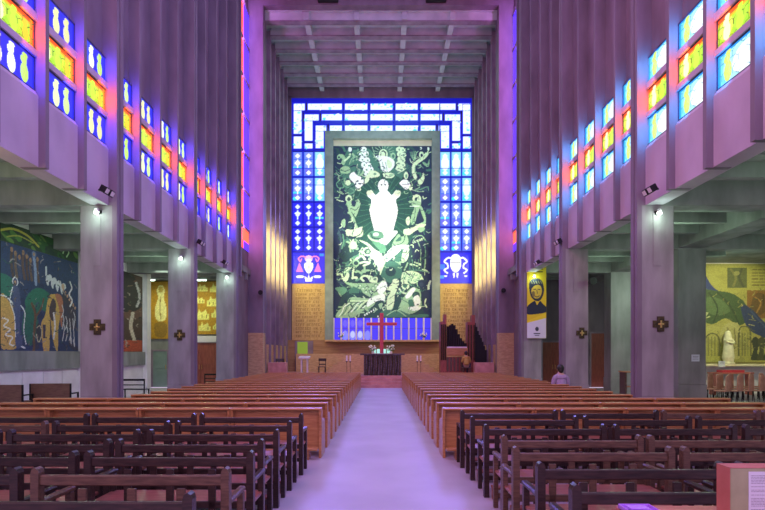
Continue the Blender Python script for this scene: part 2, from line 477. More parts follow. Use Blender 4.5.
# doors
def door(n, x0, x1, z1, y, label, mat='doorwood', leaves=2):
    root = empty('door_%d' % n, ((x0+x1)/2, y, 0))
    w = x1-x0
    fr = MB().box(-w/2-.1, -w/2, -.08, 0, 0, z1+.1).box(w/2, w/2+.1, -.08, 0, 0, z1+.1).box(-w/2, w/2, -.08, 0, z1, z1+.1)
    fr.build('door_frame', 'beam', root)
    for i in range(leaves):
        a = -w/2 + i*w/leaves; b = a + w/leaves
        lf = MB().box(a+.01, b-.01, -.05, 0, 0, z1).box(a+.12, b-.12, -.065, -.05, .25, z1*.45, .01).box(a+.12, b-.12, -.065, -.05, z1*.52, z1-.2, .01).build('door_leaf', mat, root)
        hx = b-.07 if i == 0 else a+.07
        MB().tube((hx,-.1,1.0),(hx,-.1,1.25),.015).tube((hx,-.05,1.02),(hx,-.1,1.02),.01).tube((hx,-.05,1.23),(hx,-.1,1.23),.01).build('handle', 'brass', lf)
    struct(root, label, 'door')
door(1, -10.95, -9.2, 2.46, 28, 'brown double door at the end of the left aisle under the golden relief')
door(2, 9.0, 10.3, 2.5, 28, 'dark red double door at the end of the right aisle behind the seated person')
door(3, 11.75, 12.6, 3.0, 28, 'tall orange red single door at the end of the right aisle', leaves=1)
door(4, -12.75, -11.95, 2.0, 28, 'grey green door under the narrow golden relief at the left aisle end', 'teal', 1)
m = MB().box(-11.2,-8.95,27.86,28,2.5,2.85,.02)
struct(m.build('trim_2','plaster'), 'pale lintel ledge above the brown double door', 'ledge')

# chancel: pier walls at the arch, side walls, back wall, ceiling
XP = 7.15
def chancel_side(side):
    sg = -1 if side == 'left' else 1
    f = lambda a: sg*a
    m = MB()
    m.box(f(XC), f(8.2), YCH, YCH+.6, 3.0, 20.9, mi=0)                    # pier facing the nave
    m.box(f(XC), f(8.2), YCH-.03, YCH+.6, 0, 3.0, mi=2)
    m.box(f(XC+.42), f(XC+.8), YCH+.1, YBK+.3, 0, 6.2, mi=0)
    m.box(f(XC+.42), f(XC+.8), YCH+.1, YBK+.3, 9.4, 21, mi=0)
    y = YCH+.65
    k = 0
    while y < YBK+.1:
        m.box(f(XC), f(XC+.5), y-.12, y+.12, 0, 20.7, mi=1)
        y += 1.3; k += 1
    m.box(f(XC+.1), f(XC+.45), YCH+.6, YBK, .6, 2.4, mi=2)
    for z0 in (7.15, 8.25): m.box(f(XC+.30), f(XC+.7), YCH+.6, YBK, z0, z0+.14, mi=0)
    return struct(m.build('wall_chancel_'+side, ['concrete','beam','sand']), '%s side wall of the chancel with close-set concrete fins' % side, 'wall')
chancel_side('left'); chancel_side('right')
# yellow windows between chancel fins
py = Paint(1, 1, 20, 20, (238,232,90)); py.rect(.1,.1,.9,.9,(250,250,190)); py.line([(.5,0),(.5,1)], .05, (120,130,40), False); py.line([(0,.5),(1,.5)], .05, (120,130,40), False)
pym = py.mesh('pane', 'glassyellow', 1.06, .93)
for side, sg in (('left', -1), ('right', 1)):
    for k in range(6):
        ya = YCH+.65+.12+1.3*k
        if ya+1.06 > YBK: continue
        wn += 1
        root = empty('window_%d' % wn, (sg*(XC+.40), ya, 6.2))
        struct(root, 'yellow glass opening between the chancel fins on the %s, %s from the arch' % (side, ORD[k]), 'window')
        side_light(sg*(XC+.2), ya+.45, 7.75, .2, 2.9, 60, (1,.86,.22))
        for r in range(3):
            put('pane', pym, root, (0, 0 if side == 'left' else 1.06, r*1.09+.02), PI/2 if side == 'left' else -PI/2)
# slot windows in the side recess between the nave wall and the pier
for side, sg in (('left', -1), ('right', 1)):
    m = MB()
    m.box(sg*(XP+.1), sg*(XP+.5), YEND-.1, YCH-.01, 0, TOPZ)
    struct(m.build('wall_slot_'+side, 'concrete'), 'recessed %s wall between the nave fins and the chancel pier' % side, 'wall')
    p = Paint(3.5, 13.0, 70, 260, (40,44,235))
    sl = 0
    near0 = 0 if side == 'left' else 3.5
    # u runs along the wall; the strip nearest the nave is red
    def strip(a, b, y0, y1, col):
        if side == 'left': p.rect(a, y0, b, y1, col)
        else: p.rect(3.5-b, y0, 3.5-a, y1, col)
    strip(0, 2.5, 0, 13, (255,70,30))
    z_top = 21.0
    strip(2.5, 3.5, 0, 13, (60,34,245))
    for zz in range(7):
        strip(0, 3.5, zz*1.97, zz*1.97+.12, (30,10,60))
    # the orange cell level with the gold panes of the nave
    strip(0, 3.5, 13-(8.41-7.4)-.15, 13-(7.83-7.4), (255,84,30))
    H = 13.0
    wn += 1
    root = empty('window_%d' % wn, (sg*(XP+.07), YEND+.05, 7.4))
    struct(root, 'tall narrow red and blue glass slot beside the %s pier of the chancel arch' % side, 'window')
    put('pane', p.mesh('pane', 'glassslot', 3.5, H), root, (0, 0 if side == 'left' else 3.5, 0), PI/2 if side == 'left' else -PI/2)
    fr = MB()
    for zz in range(7): fr.box(0, -sg*.06, 0, 3.45, 13-zz*1.97-.12, 13-zz*1.97)
    fr.build('glazing_bar', 'beam', root)
    for zz in range(7): side_light(sg*(XP-.02), 26.0, 8.4+zz*1.97, .25, 1.5, 38, (.66,.24,1))
    side_light(sg*(XP-.02), 26.0, 8.12, .25, .5, 16, (1,.16,.05))
# header and chancel ceiling
m = MB()
m.box(-8.2, 8.2, YCH-.0, YCH+.45, 20.9, 22.2)
struct(m.build('wall_header', 'concrete'), 'concrete header over the chancel arch', 'wall')
for i, px in enumerate((328, 436)):
    root = empty('floodlight', (PX(px, 27.2), 27.28, 20.98))
    MB().box(-.55, .55, -.3, .0, .02, .4, .02).build('housing', 'iron', root)
    MB().box(-.05, .05, -.05, 0, .4, .5).build('bracket', 'iron', root)
    tag(root, '%s of two black floodlight boxes on the header of the chancel arch' % ('left' if i == 0 else 'right'), 'floodlight', 'header floodlights')
m = MB()
m.box(-XC-.5, XC+.5, YCH+.4, YBK+.3, 20.85, 21.1, mi=0)
y = YCH+.65
while y < YBK+.1:
    m.box(-XC, XC, y-.14, y+.14, 20.40, 20.86, mi=0); m.box(-XC, XC, y-.18, y+.18, 20.34, 20.40, mi=1); y += 1.3  # separate dark underside strips: beam shade put into the colour
for px in (305, 356, 405, 454):
    x = PX(px, YCH)*1.0
    m.box(x-.15, x+.15, YCH+.4, YBK, 20.39, 20.83, mi=0)
struct(m.build('ceiling', ['coffer','beam','plaster']), 'coffered concrete chancel ceiling of dark cross beams and pale slabs', 'ceiling')
struct(MB().box(-8, 8, -4, YCH+.3, 22.0, 22.3).build('ceiling_nave', 'concrete'), 'nave ceiling high above the pews', 'ceiling')

# back wall
D = YBK
bx = lambda px: PX(px, D)
bz = lambda py: PZ(py, D)
m = MB()
m.box(-XC-.5, XC+.5, D+.25, D+.5, 0, 21)
m.box(bx(286), bx(291.5), D-.1, D+.3, 0, bz(97), mi=0); m.box(bx(472), bx(477), D-.1, D+.3, 0, bz(97), mi=0)
m.box(bx(286), bx(477), D-.1, D+.3, bz(98), 20.9, mi=0)
# frame round the big painted panel
m.box(bx(325.6), bx(333.6), D-.45, D+.3, bz(340), bz(133.5), mi=1); m.box(bx(431.4), bx(439.4), D-.45, D+.3, bz(340), bz(133.5), mi=1)
m.box(bx(333.6), bx(431.4), D-.45, D+.3, bz(141), bz(133.5), mi=1)
m.box(bx(333.6), bx(431.4), D-.12, D+.3, bz(147), bz(141), mi=3)
m.box(bx(286), bx(477), D-.15, D+.3, 0, bz(340), mi=4)
struct(m.build('wall_back', ['concrete','framestone','sand','lintel','ochre']), 'back wall of the chancel with the concrete surround of the tall mural', 'wall')
m = MB()
for i, x in enumerate(range(0, 14)):
    pass

# stained glass of the chancel
def cellmesh(w, h, kind, tint=0, seed=0):
    r = random.Random(seed)
    base = {0:(36,40,232), 1:(70,110,245), 2:(120,190,255)}[tint]
    nx = max(6, int(w/.045)); ny = max(6, int(h/.045))
    p = Paint(w, h, nx, ny, base)
    if kind == 'shapes':
        lt = (225,240,255) if tint == 0 else (245,252,255)
        if tint: 
            p.rect(.06,.04,w-.06,h*.29,(120,140,250) if tint == 1 else (150,220,250)); p.rect(.06,h*.33,w-.06,h*.66,(130,150,250) if tint == 1 else (190,240,250)); p.rect(.06,h*.71,w-.06,h*.97,(110,110,245) if tint == 1 else (120,215,250))
        if r.random() < .45: p.rect(.04, h*.60, w*.9, h*.68, (70,210,235))
        if r.random() < .3: p.ell(w*.25, h*.9, .2, .12, (60,220,235))
        c = w/2; q = w*.27
        for yy, s in ((.16,1.05),(.86,1.0)):
            p.poly([(c-q*s,h*yy),(c,h*yy-q*s),(c+q*s,h*yy),(c,h*yy+q*s)], lt)
        p.poly([(c-q*1.25,h*.45),(c-q*.4,h*.37),(c,h*.30),(c+q*.4,h*.37),(c+q*1.25,h*.45),(c+q*.6,h*.53),(c+.05,h*.58),(c+.05,h*.70),(c-.05,h*.70),(c-.05,h*.58),(c-q*.6,h*.53)], lt)
        if tint == 2: p.ell(c, h*.47, w*.4, h*.3, (235,252,250))
        p.line([(0,h*.31),(w,h*.31)], .03, (30,40,190), False); p.line([(0,h*.68),(w,h*.68)], .03, (30,40,190), False)
    else:
        p.rect(.05,.05,w-.05,h-.05,(232,250,255))
        for i in range(int(w*h*5)+3):
            x, y = r.uniform(.1,w-.1), r.uniform(.1,h-.1)
            p.ell(x, y, r.uniform(.05,.14), r.uniform(.04,.1), r.choice([(120,225,245),(190,235,255),(250,255,245),(170,200,255),(205,240,200),(90,215,230)]))
        n = max(1, int(w/1.2))
        for i in range(n):
            cx = (i+.5)*w/n; p.ell(cx, h/2, min(.22,h*.33), min(.22,h*.33), (255,255,250)); p.ell(cx, h/2, .09, .09, (190,225,245))
    return p
CELLN = 0
def cell(parent, x0, x1, y0, y1, kind, tint=0):
    """pane between pixel columns x0..x1, rows y0..y1 of the back wall"""
    global CELLN
    CELLN += 1
    w = (x1-x0)*D/F; h = (y1-y0)*D/F
    me = cellmesh(w, h, kind, tint, CELLN).mesh('pane', 'glasschancel', w, h)
    return put('pane', me, parent, (bx(x0)-parent.location.x, 0, bz(y1)-parent.location.z))
colsL = [(292.6,302.2),(303.6,313.2),(314.6,324.4)]
colsR = [(440.4,450.2),(451.6,461.2),(462.4,471.4)]
rowsY = [(151.5,175.5),(177.5,200.5),(202.5,226),(227.5,250.5)]
def leads(parent, lst):
    m = MB()
    for x0,x1,y0,y1 in lst:
        m.box(bx(x0)-parent.location.x, bx(x1)-parent.location.x, -.06, .04, bz(y1)-parent.location.z, bz(y0)-parent.location.z)
    m.build('window_frame', 'glasschancelbar', parent)
M['glasschancelbar'] = glow('blue_translucent_bar', rgb(20,26,200), .8)  # bars emit blue themselves, a glow put into the colour
for side, cols in (('left', colsL), ('right', colsR)):
    wn += 1
    root = empty('window_%d' % wn, (0, D+.1, bz(283)))
    struct(root, 'blue stained glass columns %s of the tall mural with an emblem at the foot' % side, 'window')
    for ci, (a, b) in enumerate(cols):
        q = ci if side == 'left' else 2-ci
        top = (112.6, 121.5, 131.5)[q]
        cell(root, a, b, (103, 113, 124)[q]+ (0 if q else 0), 134 if q == 0 else 141 if q == 1 else 148.5, 'pale')
        if q < 2: cell(root, a, b, 135 if q == 0 else 142, 148.8, 'pale')
        for ri, (c0, c1) in enumerate(rowsY):
            tint = 1 if ri < 2 else 0
            if side == 'left' and q == 2 and ri < 2: tint = 2
            if side == 'right': tint = (2 if ri == 0 or (ri < 3 and q == 0) else 1)
            cell(root, a, b, c0, c1, 'shapes', tint)
    # emblem panel
    x0, x1 = cols[0][0], cols[2][1]
    w = (x1-x0)*D/F; h = (282.5-252)*D/F
    p = Paint(w, h, 60, 60, (34,38,225))
    if side == 'left':
        for i in range(3): p.line([(w*i/3,0),(w*i/3,h)], .03, (60,70,240), False)
        p.rect(w*.85,.1,w*.97,.28,(40,140,240))
        p.ell(w*.5,h*.2,.30,.22,(240,190,240)); p.ell(w*.5,h*.27,.2,.12,(250,240,250))
        for s in (-1,1):
            p.line([(w*.5+s*.2,h*.16),(w*.5+s*.5,h*.13),(w*.5+s*.72,h*.2),(w*.5+s*.6,h*.3),(w*.5+s*.5,h*.22)], .1, (238,130,200))
            p.poly([(w*.5+s*.66,h*.33),(w*.5+s*.38,h*.64),(w*.5+s*.9,h*.64)], (236,120,210))
            p.ell(w*.5+s*.62,h*.8,.28,.10,(250,250,255))
        p.blob([(w*.38,h*.35),(w*.62,h*.35),(w*.62,h*.55),(w*.5,h*.7),(w*.38,h*.55)], (250,255,245)); p.ell(w*.5,h*.48,.1,.13,(210,235,200))
        p.poly([(w*.36,h*.78),(w*.47,h*.85),(w*.5,h*.72),(w*.53,h*.85),(w*.64,h*.78),(w*.6,h*.95),(w*.4,h*.95)], (250,250,255))
    else:
        p.rect(0,h*.4,w*.16,h*.55,(50,120,240)); p.rect(0,h*.75,w*.12,h*.85,(60,150,245))
        p.blob([(w*.37,h*.12),(w*.5,h*.06),(w*.63,h*.12),(w*.68,h*.35),(w*.64,h*.55),(w*.5,h*.66),(w*.36,h*.55),(w*.32,h*.35)], (252,252,255))
        p.line([(w*.34,h*.34),(w*.66,h*.34)], .04, (40,60,60), False)
        for s in (-1,1):
            c = w*.5
            p.line([(c+s*.3,h*.2),(c+s*.55,h*.18),(c+s*.8,h*.3),(c+s*.6,h*.38),(c+s*.55,h*.5),(c+s*.8,h*.58),(c+s*.6,h*.68)], .12, (246,246,255))
            p.ell(c+s*.72,h*.78,.12,.06,(246,246,255)); p.poly([(c+s*.05,h*.68),(c+s*.2,h*.68),(c+s*.16,h*.85),(c+s*.08,h*.85)], (240,240,255))
    put('emblem_pane', p.mesh('pane', 'glasschancel', w, h), root, (bx(x0), 0, 0.03))
    L = []
    xa, xb = (291.4,325.6) if side == 'left' else (439.4,472)
    for ra in (149.2,175.8,200.8,226.3,250.8): L.append((xa, xb, ra, ra+1.6))
    L.append((xa, xb, 282.6, 284))
    for (a, b), (c, d) in zip(cols, cols[1:]): L.append((b, c, 122, 251))
    L.append((xa, cols[0][0], 100, 283)); L.append((cols[2][1], xb, 100 if side == 'right' else 131, 283))
    leads(root, L)
wn += 1
root = empty('window_%d' % wn, (0, D+.1, bz(131.5)))
struct(root, 'three nested rows of pale blue glass above the mural surround', 'window')
for row, (y0, y1, xs) in enumerate([(102,110,[303.4,306,343.2,368.8,394,419.2,457.2,461]), (112.6,120.5,[314.4,320,343.2,368.8,394,419.2,443.5,450]), (124,131.2,[325.6,328,343.2,368.8,394,419.2,437,439])]):
    for a, b in zip(xs[1:-1], xs[2:-1]): cell(root, a+.8, b-.6, y0, y1, 'pale')
    if row == 0:
        cell(root, 292.6, 305.4, 102, 110.5, 'pale'); cell(root, 458, 471.4, 102, 110.5, 'pale')
    if row == 1:
        cell(root, 303.6, 319.4, 112.8, 120.8, 'pale'); cell(root, 444.3, 461.2, 112.8, 120.8, 'pale')
    if row == 2:
        cell(root, 314.6, 327, 124, 131.2, 'pale'); cell(root, 438, 450.2, 124, 131.2, 'pale')
leads(root, [(291.4,472,98,101.8),(303,461,110.5,112.5),(314,451,121,123.8),(325,440,131.4,133.6)] + [(x-.8,x+.4,102,131.4) for x in (343.2,368.8,394,419.2)])
# blue strip below the mural
wn += 1
root = empty('window_%d' % wn, (0, D-.02, bz(340)))
struct(root, 'low row of deep blue glass panels between white fins under the mural', 'window')
xs = np.linspace(334, 431, 14)
hh = 22*D/F
for i in range(13):
    w = (xs[1]-xs[0]-1.5)*D/F
    p = Paint(w, hh, 12, 36, (44,42,225))
    p.line([(0,hh*.48),(w,hh*.48)], .05, (30,26,170), False)
    if i in (1,2,3,4): p.ell(w/2, hh*.8, w*.5, hh*.22, (110,120,245)); p.ell(w/2, hh*.25, w*.4, hh*.15, (80,80,240))
    if i in (2,3): p.ell(w/2, hh*.75, w*.4, hh*.15, (170,180,255))
    put('pane', p.mesh('pane', 'glasschancel', w, hh), root, (bx(xs[i]+.75), 0, 0))
m = MB()
for x in xs: m.box(bx(x-.7), bx(x+.7), -.22, .1, 0, hh)
m.build('window_frame', 'plaster', root)
m = MB().box(bx(325.6), bx(439.4), -.5, .3, -.12, .0); m.build('sill', 'sand', root)

# ================================================================== PAINTED PANELS
# ---- the tall green and white mural of the back wall; drawn in its own units (97 x 171)
N_, DG, MG_, G_, LG, PL, WH = (24,50,78), (34,76,76), (62,120,100), (96,158,122), (148,198,150), (200,236,188), (226,255,234)
mu = Paint(97.6, 171, 200, 350, (30,70,74))
def Q(k, pts):
    ox, oy = {1:(332,144),2:(380,144),3:(332,202),4:(380,202),5:(332,260),6:(380,260)}[k]
    return [(ox+x/8.5-333.7, oy+y/8.5-147) for x, y in pts]
def B(k, pts, c): mu.blob(Q(k, pts), c)
def PO(k, pts, c): mu.poly(Q(k, pts), c)
def L(k, pts, w, c): mu.line(Q(k, pts), w/8.5, c)
def E(k, x, y, rx, ry, c, rot=0):
    (u, v), = Q(k, [(x, y)]); mu.ell(u, v, rx/8.5, ry/8.5, c, rot)
# grounds
mu.poly([(0,0),(14,0),(10,40),(16,70),(8,100),(12,140),(0,171)], N_)
mu.poly([(97.6,0),(70,0),(74,40),(84,60),(80,96),(86,130),(90,171),(97.6,171)], N_)
B(1, [(130,60),(240,40),(330,60),(390,160),(400,270),(330,380),(200,460),(120,400),(90,250)], MG_)
B(2, [(20,40),(130,30),(220,60),(240,200),(180,300),(60,330),(0,260)], MG_)
B(2, [(60,400),(240,400),(330,430),(340,510),(60,510)], DG)
B(2, [(230,60),(420,60),(420,400),(260,420),(230,300)], N_)
rr_ = random.Random(21)
for i in range(420):
    x, y = rr_.uniform(2,95), rr_.uniform(2,169)
    if abs(x-50) < 16 and 30 < y < 100: continue
    dk = x > 80 or x < 10
    c = rr_.choice([G_, LG, MG_, N_, DG, (70,120,110)]) if not dk else rr_.choice([MG_, N_, DG, (50,80,100)])
    a = rr_.uniform(0, 6.28); l = rr_.uniform(4,10); k = rr_.uniform(-3,3)
    if y > 95 and rr_.random() < .45: c = rr_.choice([LG, PL])
    mu.line([(x,y),(x+l*.5*math.cos(a)-k*math.sin(a),y+l*.5*math.sin(a)+k*math.cos(a)),(x+l*math.cos(a),y+l*math.sin(a))], rr_.uniform(.6,2.2), c)
# rays of the lozenge behind the bright figure
PO(1, [(415,235),(250,420),(190,510),(520,510),(560,400)], DG); PO(2, [(5,235),(180,400),(240,510),(-20,510)], DG)
for a in range(-70, 71, 9):
    t = math.radians(a); cx, cy = 49, 36; mu.line([(cx,cy),(cx+26*math.sin(t),cy+22*math.cos(t)*-.2+20)], .5, G_ if a % 2 else MG_, False)
mu.ell(49,62,31,36,(30,84,72)); mu.ell(49,90,30,16,(34,92,76))
for a in range(0, 360, 11):
    t = math.radians(a); mu.line([(49+14*math.cos(t),62+22*math.sin(t)),(49+31*math.cos(t),62+38*math.sin(t))], .45, (66,132,98), False)
# top centre figure with halo
for a in range(0, 360, 20):
    t = math.radians(a); mu.line([(50+6*math.cos(t),8+6*math.sin(t)),(50+11*math.cos(t),8+10*math.sin(t))], .5, LG, False)
mu.ell(49.5,8.5,4.4,5.4,PL); mu.ell(49.5,8.5,3.2,4.2,DG); mu.ell(49.5,9,2.1,3.2,PL)
B(1, [(375,110),(400,150),(410,200),(440,245),(490,240),(530,190),(520,140),(470,115)], WH)
B(2, [(60,140),(95,160),(100,200),(80,215),(60,190)], PL)
for x in (1.5,4.5,7.5): mu.line([(44+x,16),(45.5+x,22),(46+x,27)], .6, G_)
E(2,110,110,22,28,LG); E(2,112,112,12,16,MG_)
# garlands left and right of it
for k, pts in ((1,[(270,55),(255,100),(290,95),(255,140),(300,145),(270,185),(310,190),(290,225),(330,225),(300,260),(345,255)]),(2,[(160,55),(190,60),(165,95),(195,105),(170,140),(190,150),(160,175),(190,185),(155,215),(180,225)])):
    for i, (x, y) in enumerate(pts):
        E(k, x, y, 26, 22, WH if k == 1 else PL, i); E(k, x+5, y+2, 9, 7, G_, i); L(k, [(x-20,y+14),(x,y+22),(x+20,y+12)], 4, DG)
# left winged figures
B(1, [(60,95),(100,100),(120,140),(105,185),(80,170),(90,135),(60,120)], LG)
L(1, [(110,150),(145,120),(155,95)], 15, PL); E(1,155,55,16,20,WH); E(1,60,120,14,20,LG); E(1,62,122,7,11,N_)
B(1, [(70,220),(110,195),(150,210),(155,250),(120,260),(80,255)], LG); L(1,[(80,225),(110,240),(150,225)],6,DG)
for i in range(6): L(1, [(150+i*15,180-i*10),(165+i*12,140-i*8),(190+i*10,110)], 6, G_ if i % 2 else LG)
for i in range(5): L(1, [(30+i*6,200+i*30),(60,225+i*30),(110,240+i*20)], 5, G_ if i % 2 else MG_)
# white trumpeting mass
B(1, [(150,275),(185,245),(215,275),(250,290),(275,330),(250,370),(210,385),(190,340),(160,310)], WH)
for x, y in ((220,322),(240,345),(200,350),(255,305)): E(1,x,y,9,7,DG)
B(1, [(330,230),(400,255),(395,285),(330,300),(300,335),(260,350),(290,290)], PL); E(1,365,262,14,9,G_); E(1,325,300,8,6,DG)
B(1, [(120,320),(150,315),(160,345),(135,360),(118,345)], PL)
L(1, [(60,320),(40,345),(60,380),(100,375),(95,345),(120,370),(165,385),(190,410),(150,430),(110,400)], 9, G_)
L(1, [(50,410),(90,430),(140,420)], 7, LG); L(1,[(205,395),(240,400),(240,375)],9,PL)
# right winged figures
L(2, [(395,95),(360,130),(310,165),(285,200),(285,250),(300,290)], 30, PL); L(2,[(300,190),(295,250)],8,G_)
E(2,350,100,20,28,PL); E(2,352,104,10,15,N_); E(2,345,45,9,12,WH); E(2,408,48,9,14,WH); L(2,[(395,90),(412,60)],8,PL)
for i in range(6):
    L(2, [(285+i*3,150-i*2),(262+i*9,110-i*4),(255+i*14,75-i)], 5, LG if i % 2 else G_)
    L(2, [(360,160+i*2),(385+i*4,170+i*6),(392+i*5,200-i*12)], 5, LG if i % 2 else G_)
    L(2, [(270,200+i*14),(245,190+i*10),(225,170+i*14)], 4, MG_)
B(2, [(165,340),(200,310),(240,320),(255,360),(225,395),(195,375)], WH); E(2,220,275,18,32,PL); E(2,222,280,8,18,G_)
L(2, [(190,350),(250,345),(320,305)], 7, N_)
B(2, [(320,320),(350,290),(365,250),(375,300),(355,345),(330,350)], PL); B(2,[(250,360),(275,370),(265,400),(245,390)],PL)
L(2, [(300,400),(350,390),(400,370),(410,400)], 8, G_); L(2,[(270,395),(320,410),(370,410)],6,LG)
# seated figure, right
E(2,75,275,48,24,PL); E(2,95,272,20,12,LG); L(2,[(55,275),(30,262)],14,PL)
E(2,310,470,36,34,PL); E(2,312,478,20,20,DG); E(2,330,490,18,30,PL)
B(4, [(240,0),(330,0),(345,30),(315,110),(290,190),(262,190),(268,110),(290,50)], LG); L(4,[(255,40),(330,40)],9,WH)
B(4, [(220,150),(245,130),(255,170),(240,205),(222,185)], PL); L(4,[(300,60),(290,170)],5,DG)
B(4, [(330,20),(370,80),(390,170),(350,210),(290,215),(340,185),(372,165),(350,100)], LG)
B(4, [(200,240),(260,225),(330,200),(385,190),(375,215),(300,250),(250,285),(205,280)], PL)
B(4, [(318,225),(375,220),(372,245),(340,262)], LG)
# seated figure, left
E(1,143,470,28,30,PL); E(1,145,475,15,18,DG); E(1,220,495,18,18,LG)
B(3, [(130,0),(235,0),(235,50),(205,130),(190,120),(165,80),(160,60),(135,40)], LG); B(3,[(165,0),(205,0),(200,35),(180,45)],N_); L(3,[(165,60),(200,75),(225,50)],6,DG)
L(3, [(140,20),(155,90),(185,150),(200,200),(220,235)], 20, LG)
B(3, [(85,165),(110,150),(118,190),(105,225),(88,195)], LG)
B(3, [(120,240),(180,240),(240,215),(265,225),(260,290),(220,305),(180,300),(150,290),(130,300)], PL); L(3,[(125,295),(200,300),(250,270),(262,225)],8,DG)
L(3, [(60,250),(80,330),(70,420),(60,480)], 16, (60,92,104)); L(3,[(95,280),(100,340),(85,400)],12,G_); L(3,[(30,200),(60,240),(140,300),(260,310)],7,N_)
B(3, [(155,360),(180,320),(200,340),(215,385),(175,405),(150,390)], PL)
# the blazing central figure
mu.poly(smooth([(34,46),(38,44),(42,49),(48,44),(53,44),(58,49),(62,44),(66,46),(66,50),(62,54),(64,64),(61,78),(57,90),(50,95),(43,90),(39,78),(36,64),(38,54),(34,50)]), WH)
mu.ell(49.5,39.5,5.2,6.5,WH); mu.ell(36.5,47,3.6,2.8,PL,.4); mu.ell(63.5,47,3.6,2.8,PL,-.4)
mu.ell(47.8,38.5,.9,.8,DG); mu.ell(51.4,38.5,.9,.8,DG); mu.line([(48,42.4),(51.4,42.4)],.7,MG_,False); mu.line([(45,50),(49.5,52),(54,50)],.5,LG)
for q in (-5,-1.5,2,5.5): mu.line([(50+q,66),(50+q*.9,78),(50+q*.6,90)],.5,PL)
# drapery below it
B(3, [(300,290),(350,250),(420,260),(440,300),(440,420),(390,400),(340,340)], G_); L(3,[(310,290),(330,320),(400,340),(440,330)],12,PL); E(3,375,280,24,16,WH); L(3,[(330,270),(350,310),(420,315)],10,DG)
B(3, [(230,330),(300,350),(370,410),(420,440),(430,510),(330,480),(330,400)], PL)
B(4, [(0,320),(60,300),(110,250),(150,260),(100,320),(50,370),(0,350)], WH); B(4,[(0,360),(40,370),(50,420),(0,440)],G_)
B(4, [(100,380),(150,280),(185,300),(220,280),(240,350),(180,380)], LG); L(4,[(110,380),(190,350),(215,290)],6,DG); B(4,[(130,340),(170,300),(180,330)],MG_)
B(4, [(0,510),(90,400),(130,375),(240,370),(230,395),(180,420),(110,470),(60,510)], WH); B(4,[(150,440),(200,400),(190,460),(170,510),(120,500)],MG_)
B(4, [(195,420),(225,385),(245,400),(240,470),(215,510),(180,510)], PL)
L(4,[(20,440),(60,440),(110,400)],7,DG)
# face on the left and its limbs
B(3, [(130,480),(220,450),(260,380),(250,430),(200,480)], G_); B(3,[(60,440),(180,430),(250,400),(180,470),(100,500)],DG)
E(3,303,425,42,38,PL); E(3,303,425,28,24,DG); E(3,303,425,18,15,LG); L(3,[(200,500),(250,460),(280,490)],18,PL)
E(5,205,30,30,30,LG); E(5,205,30,18,18,DG); L(5,[(240,30),(280,20),(320,30),(270,50)],16,PL)
L(5, [(190,60),(180,110),(175,160)], 16, PL); L(5,[(180,150),(210,155)],22,PL); B(5,[(100,175),(130,110),(150,130),(130,180)],PL); L(5,[(120,50),(190,55)],8,G_)
B(5, [(240,160),(270,130),(340,140),(360,170),(385,160),(380,195),(320,190),(290,165),(270,190)], PL); E(5,368,165,22,20,PL); E(5,366,166,12,11,DG)
B(5, [(260,155),(295,150),(325,195),(300,195)], N_); E(5,272,98,22,16,LG); B(5,[(360,0),(440,0),(440,50),(420,100),(390,90),(380,50)],WH)
for y in (70,100,130): L(5,[(60,y),(90,y-15),(120,y)],5,MG_)
# feathered ground, lower left
B(5, [(110,190),(200,200),(380,200),(440,180),(440,330),(350,325),(300,305),(220,250),(150,220)], LG)
B(5, [(380,235),(440,180),(440,280),(400,290)], WH)
for i, (x, y) in enumerate(((265,240),(300,235),(330,265),(290,270),(350,235),(375,215),(240,215))): L(5,[(x-16,y),(x,y-10),(x+16,y+2)],5,DG if i%2 else G_); E(5,x,y+6,5,4,WH)
B(5, [(30,240),(100,235),(130,260),(90,300),(60,280)], G_); B(5,[(150,250),(210,240),(260,270),(190,295),(150,290)],MG_); L(5,[(100,310),(160,290),(250,290)],8,DG)
B(5, [(40,490),(60,430),(120,390),(160,320),(300,330),(380,335),(340,400),(250,440),(180,490)], LG)
for i in range(9):
    L(5, [(60+i*26,480-i*9),(90+i*27,440-i*9),(105+i*28,400-i*6),(150+i*24,370-i*3)], 7, [WH,MG_,PL,DG][i%4])
L(5,[(150,350),(230,350),(330,345)],9,PL); L(5,[(160,330),(150,360),(250,365)],5,DG)
for x, y in ((165,385),(170,395),(300,375),(310,385),(285,380)): E(5,x,y,8,6,DG)
B(5, [(320,330),(440,290),(440,360),(370,360),(300,400)], WH); B(5,[(370,360),(440,350),(440,450),(380,430)],DG); B(5,[(395,380),(430,370),(415,420)],LG)
B(5, [(300,480),(340,400),(400,430),(400,485),(330,490)], DG)
for i in range(16): E(5, 262+(i*37)%130, 410+(i*53)%75, 6, 5, WH)
# lower right: dark halo, children, woman and crowd
E(6,95,105,92,92,MG_); E(6,90,100,44,42,DG); B(6,[(0,0),(50,0),(30,60),(0,130)],PL); L(6,[(60,90),(100,80),(120,120)],5,N_)
B(6, [(0,210),(40,180),(60,220),(40,270),(0,290)], WH); L(6,[(0,240),(50,220)],4,G_)
B(6, [(180,150),(195,110),(250,95),(320,110),(360,150),(365,185),(320,195),(270,205),(240,180),(215,200),(180,190)], PL)
for i in range(18):
    x, y = 200+(i*47)%150, 115+(i*31)%75; E(6,x,y,13,10,G_); E(6,x-2,y-2,8,6,PL)
E(6,215,220,34,34,PL); E(6,212,222,18,18,MG_); L(6,[(190,215),(240,212)],5,DG)
E(6,355,205,38,36,N_); E(6,350,210,18,18,(40,64,90))
B(6, [(60,430),(60,330),(90,270),(50,250),(100,200),(110,170),(160,180),(150,240),(125,300),(120,360),(100,430)], PL); L(6,[(105,185),(155,205)],6,G_); L(6,[(80,330),(120,300)],5,G_); L(6,[(70,390),(110,360)],5,MG_)
E(6,133,185,28,24,PL); L(6,[(108,196),(135,206),(158,196)],5,DG)
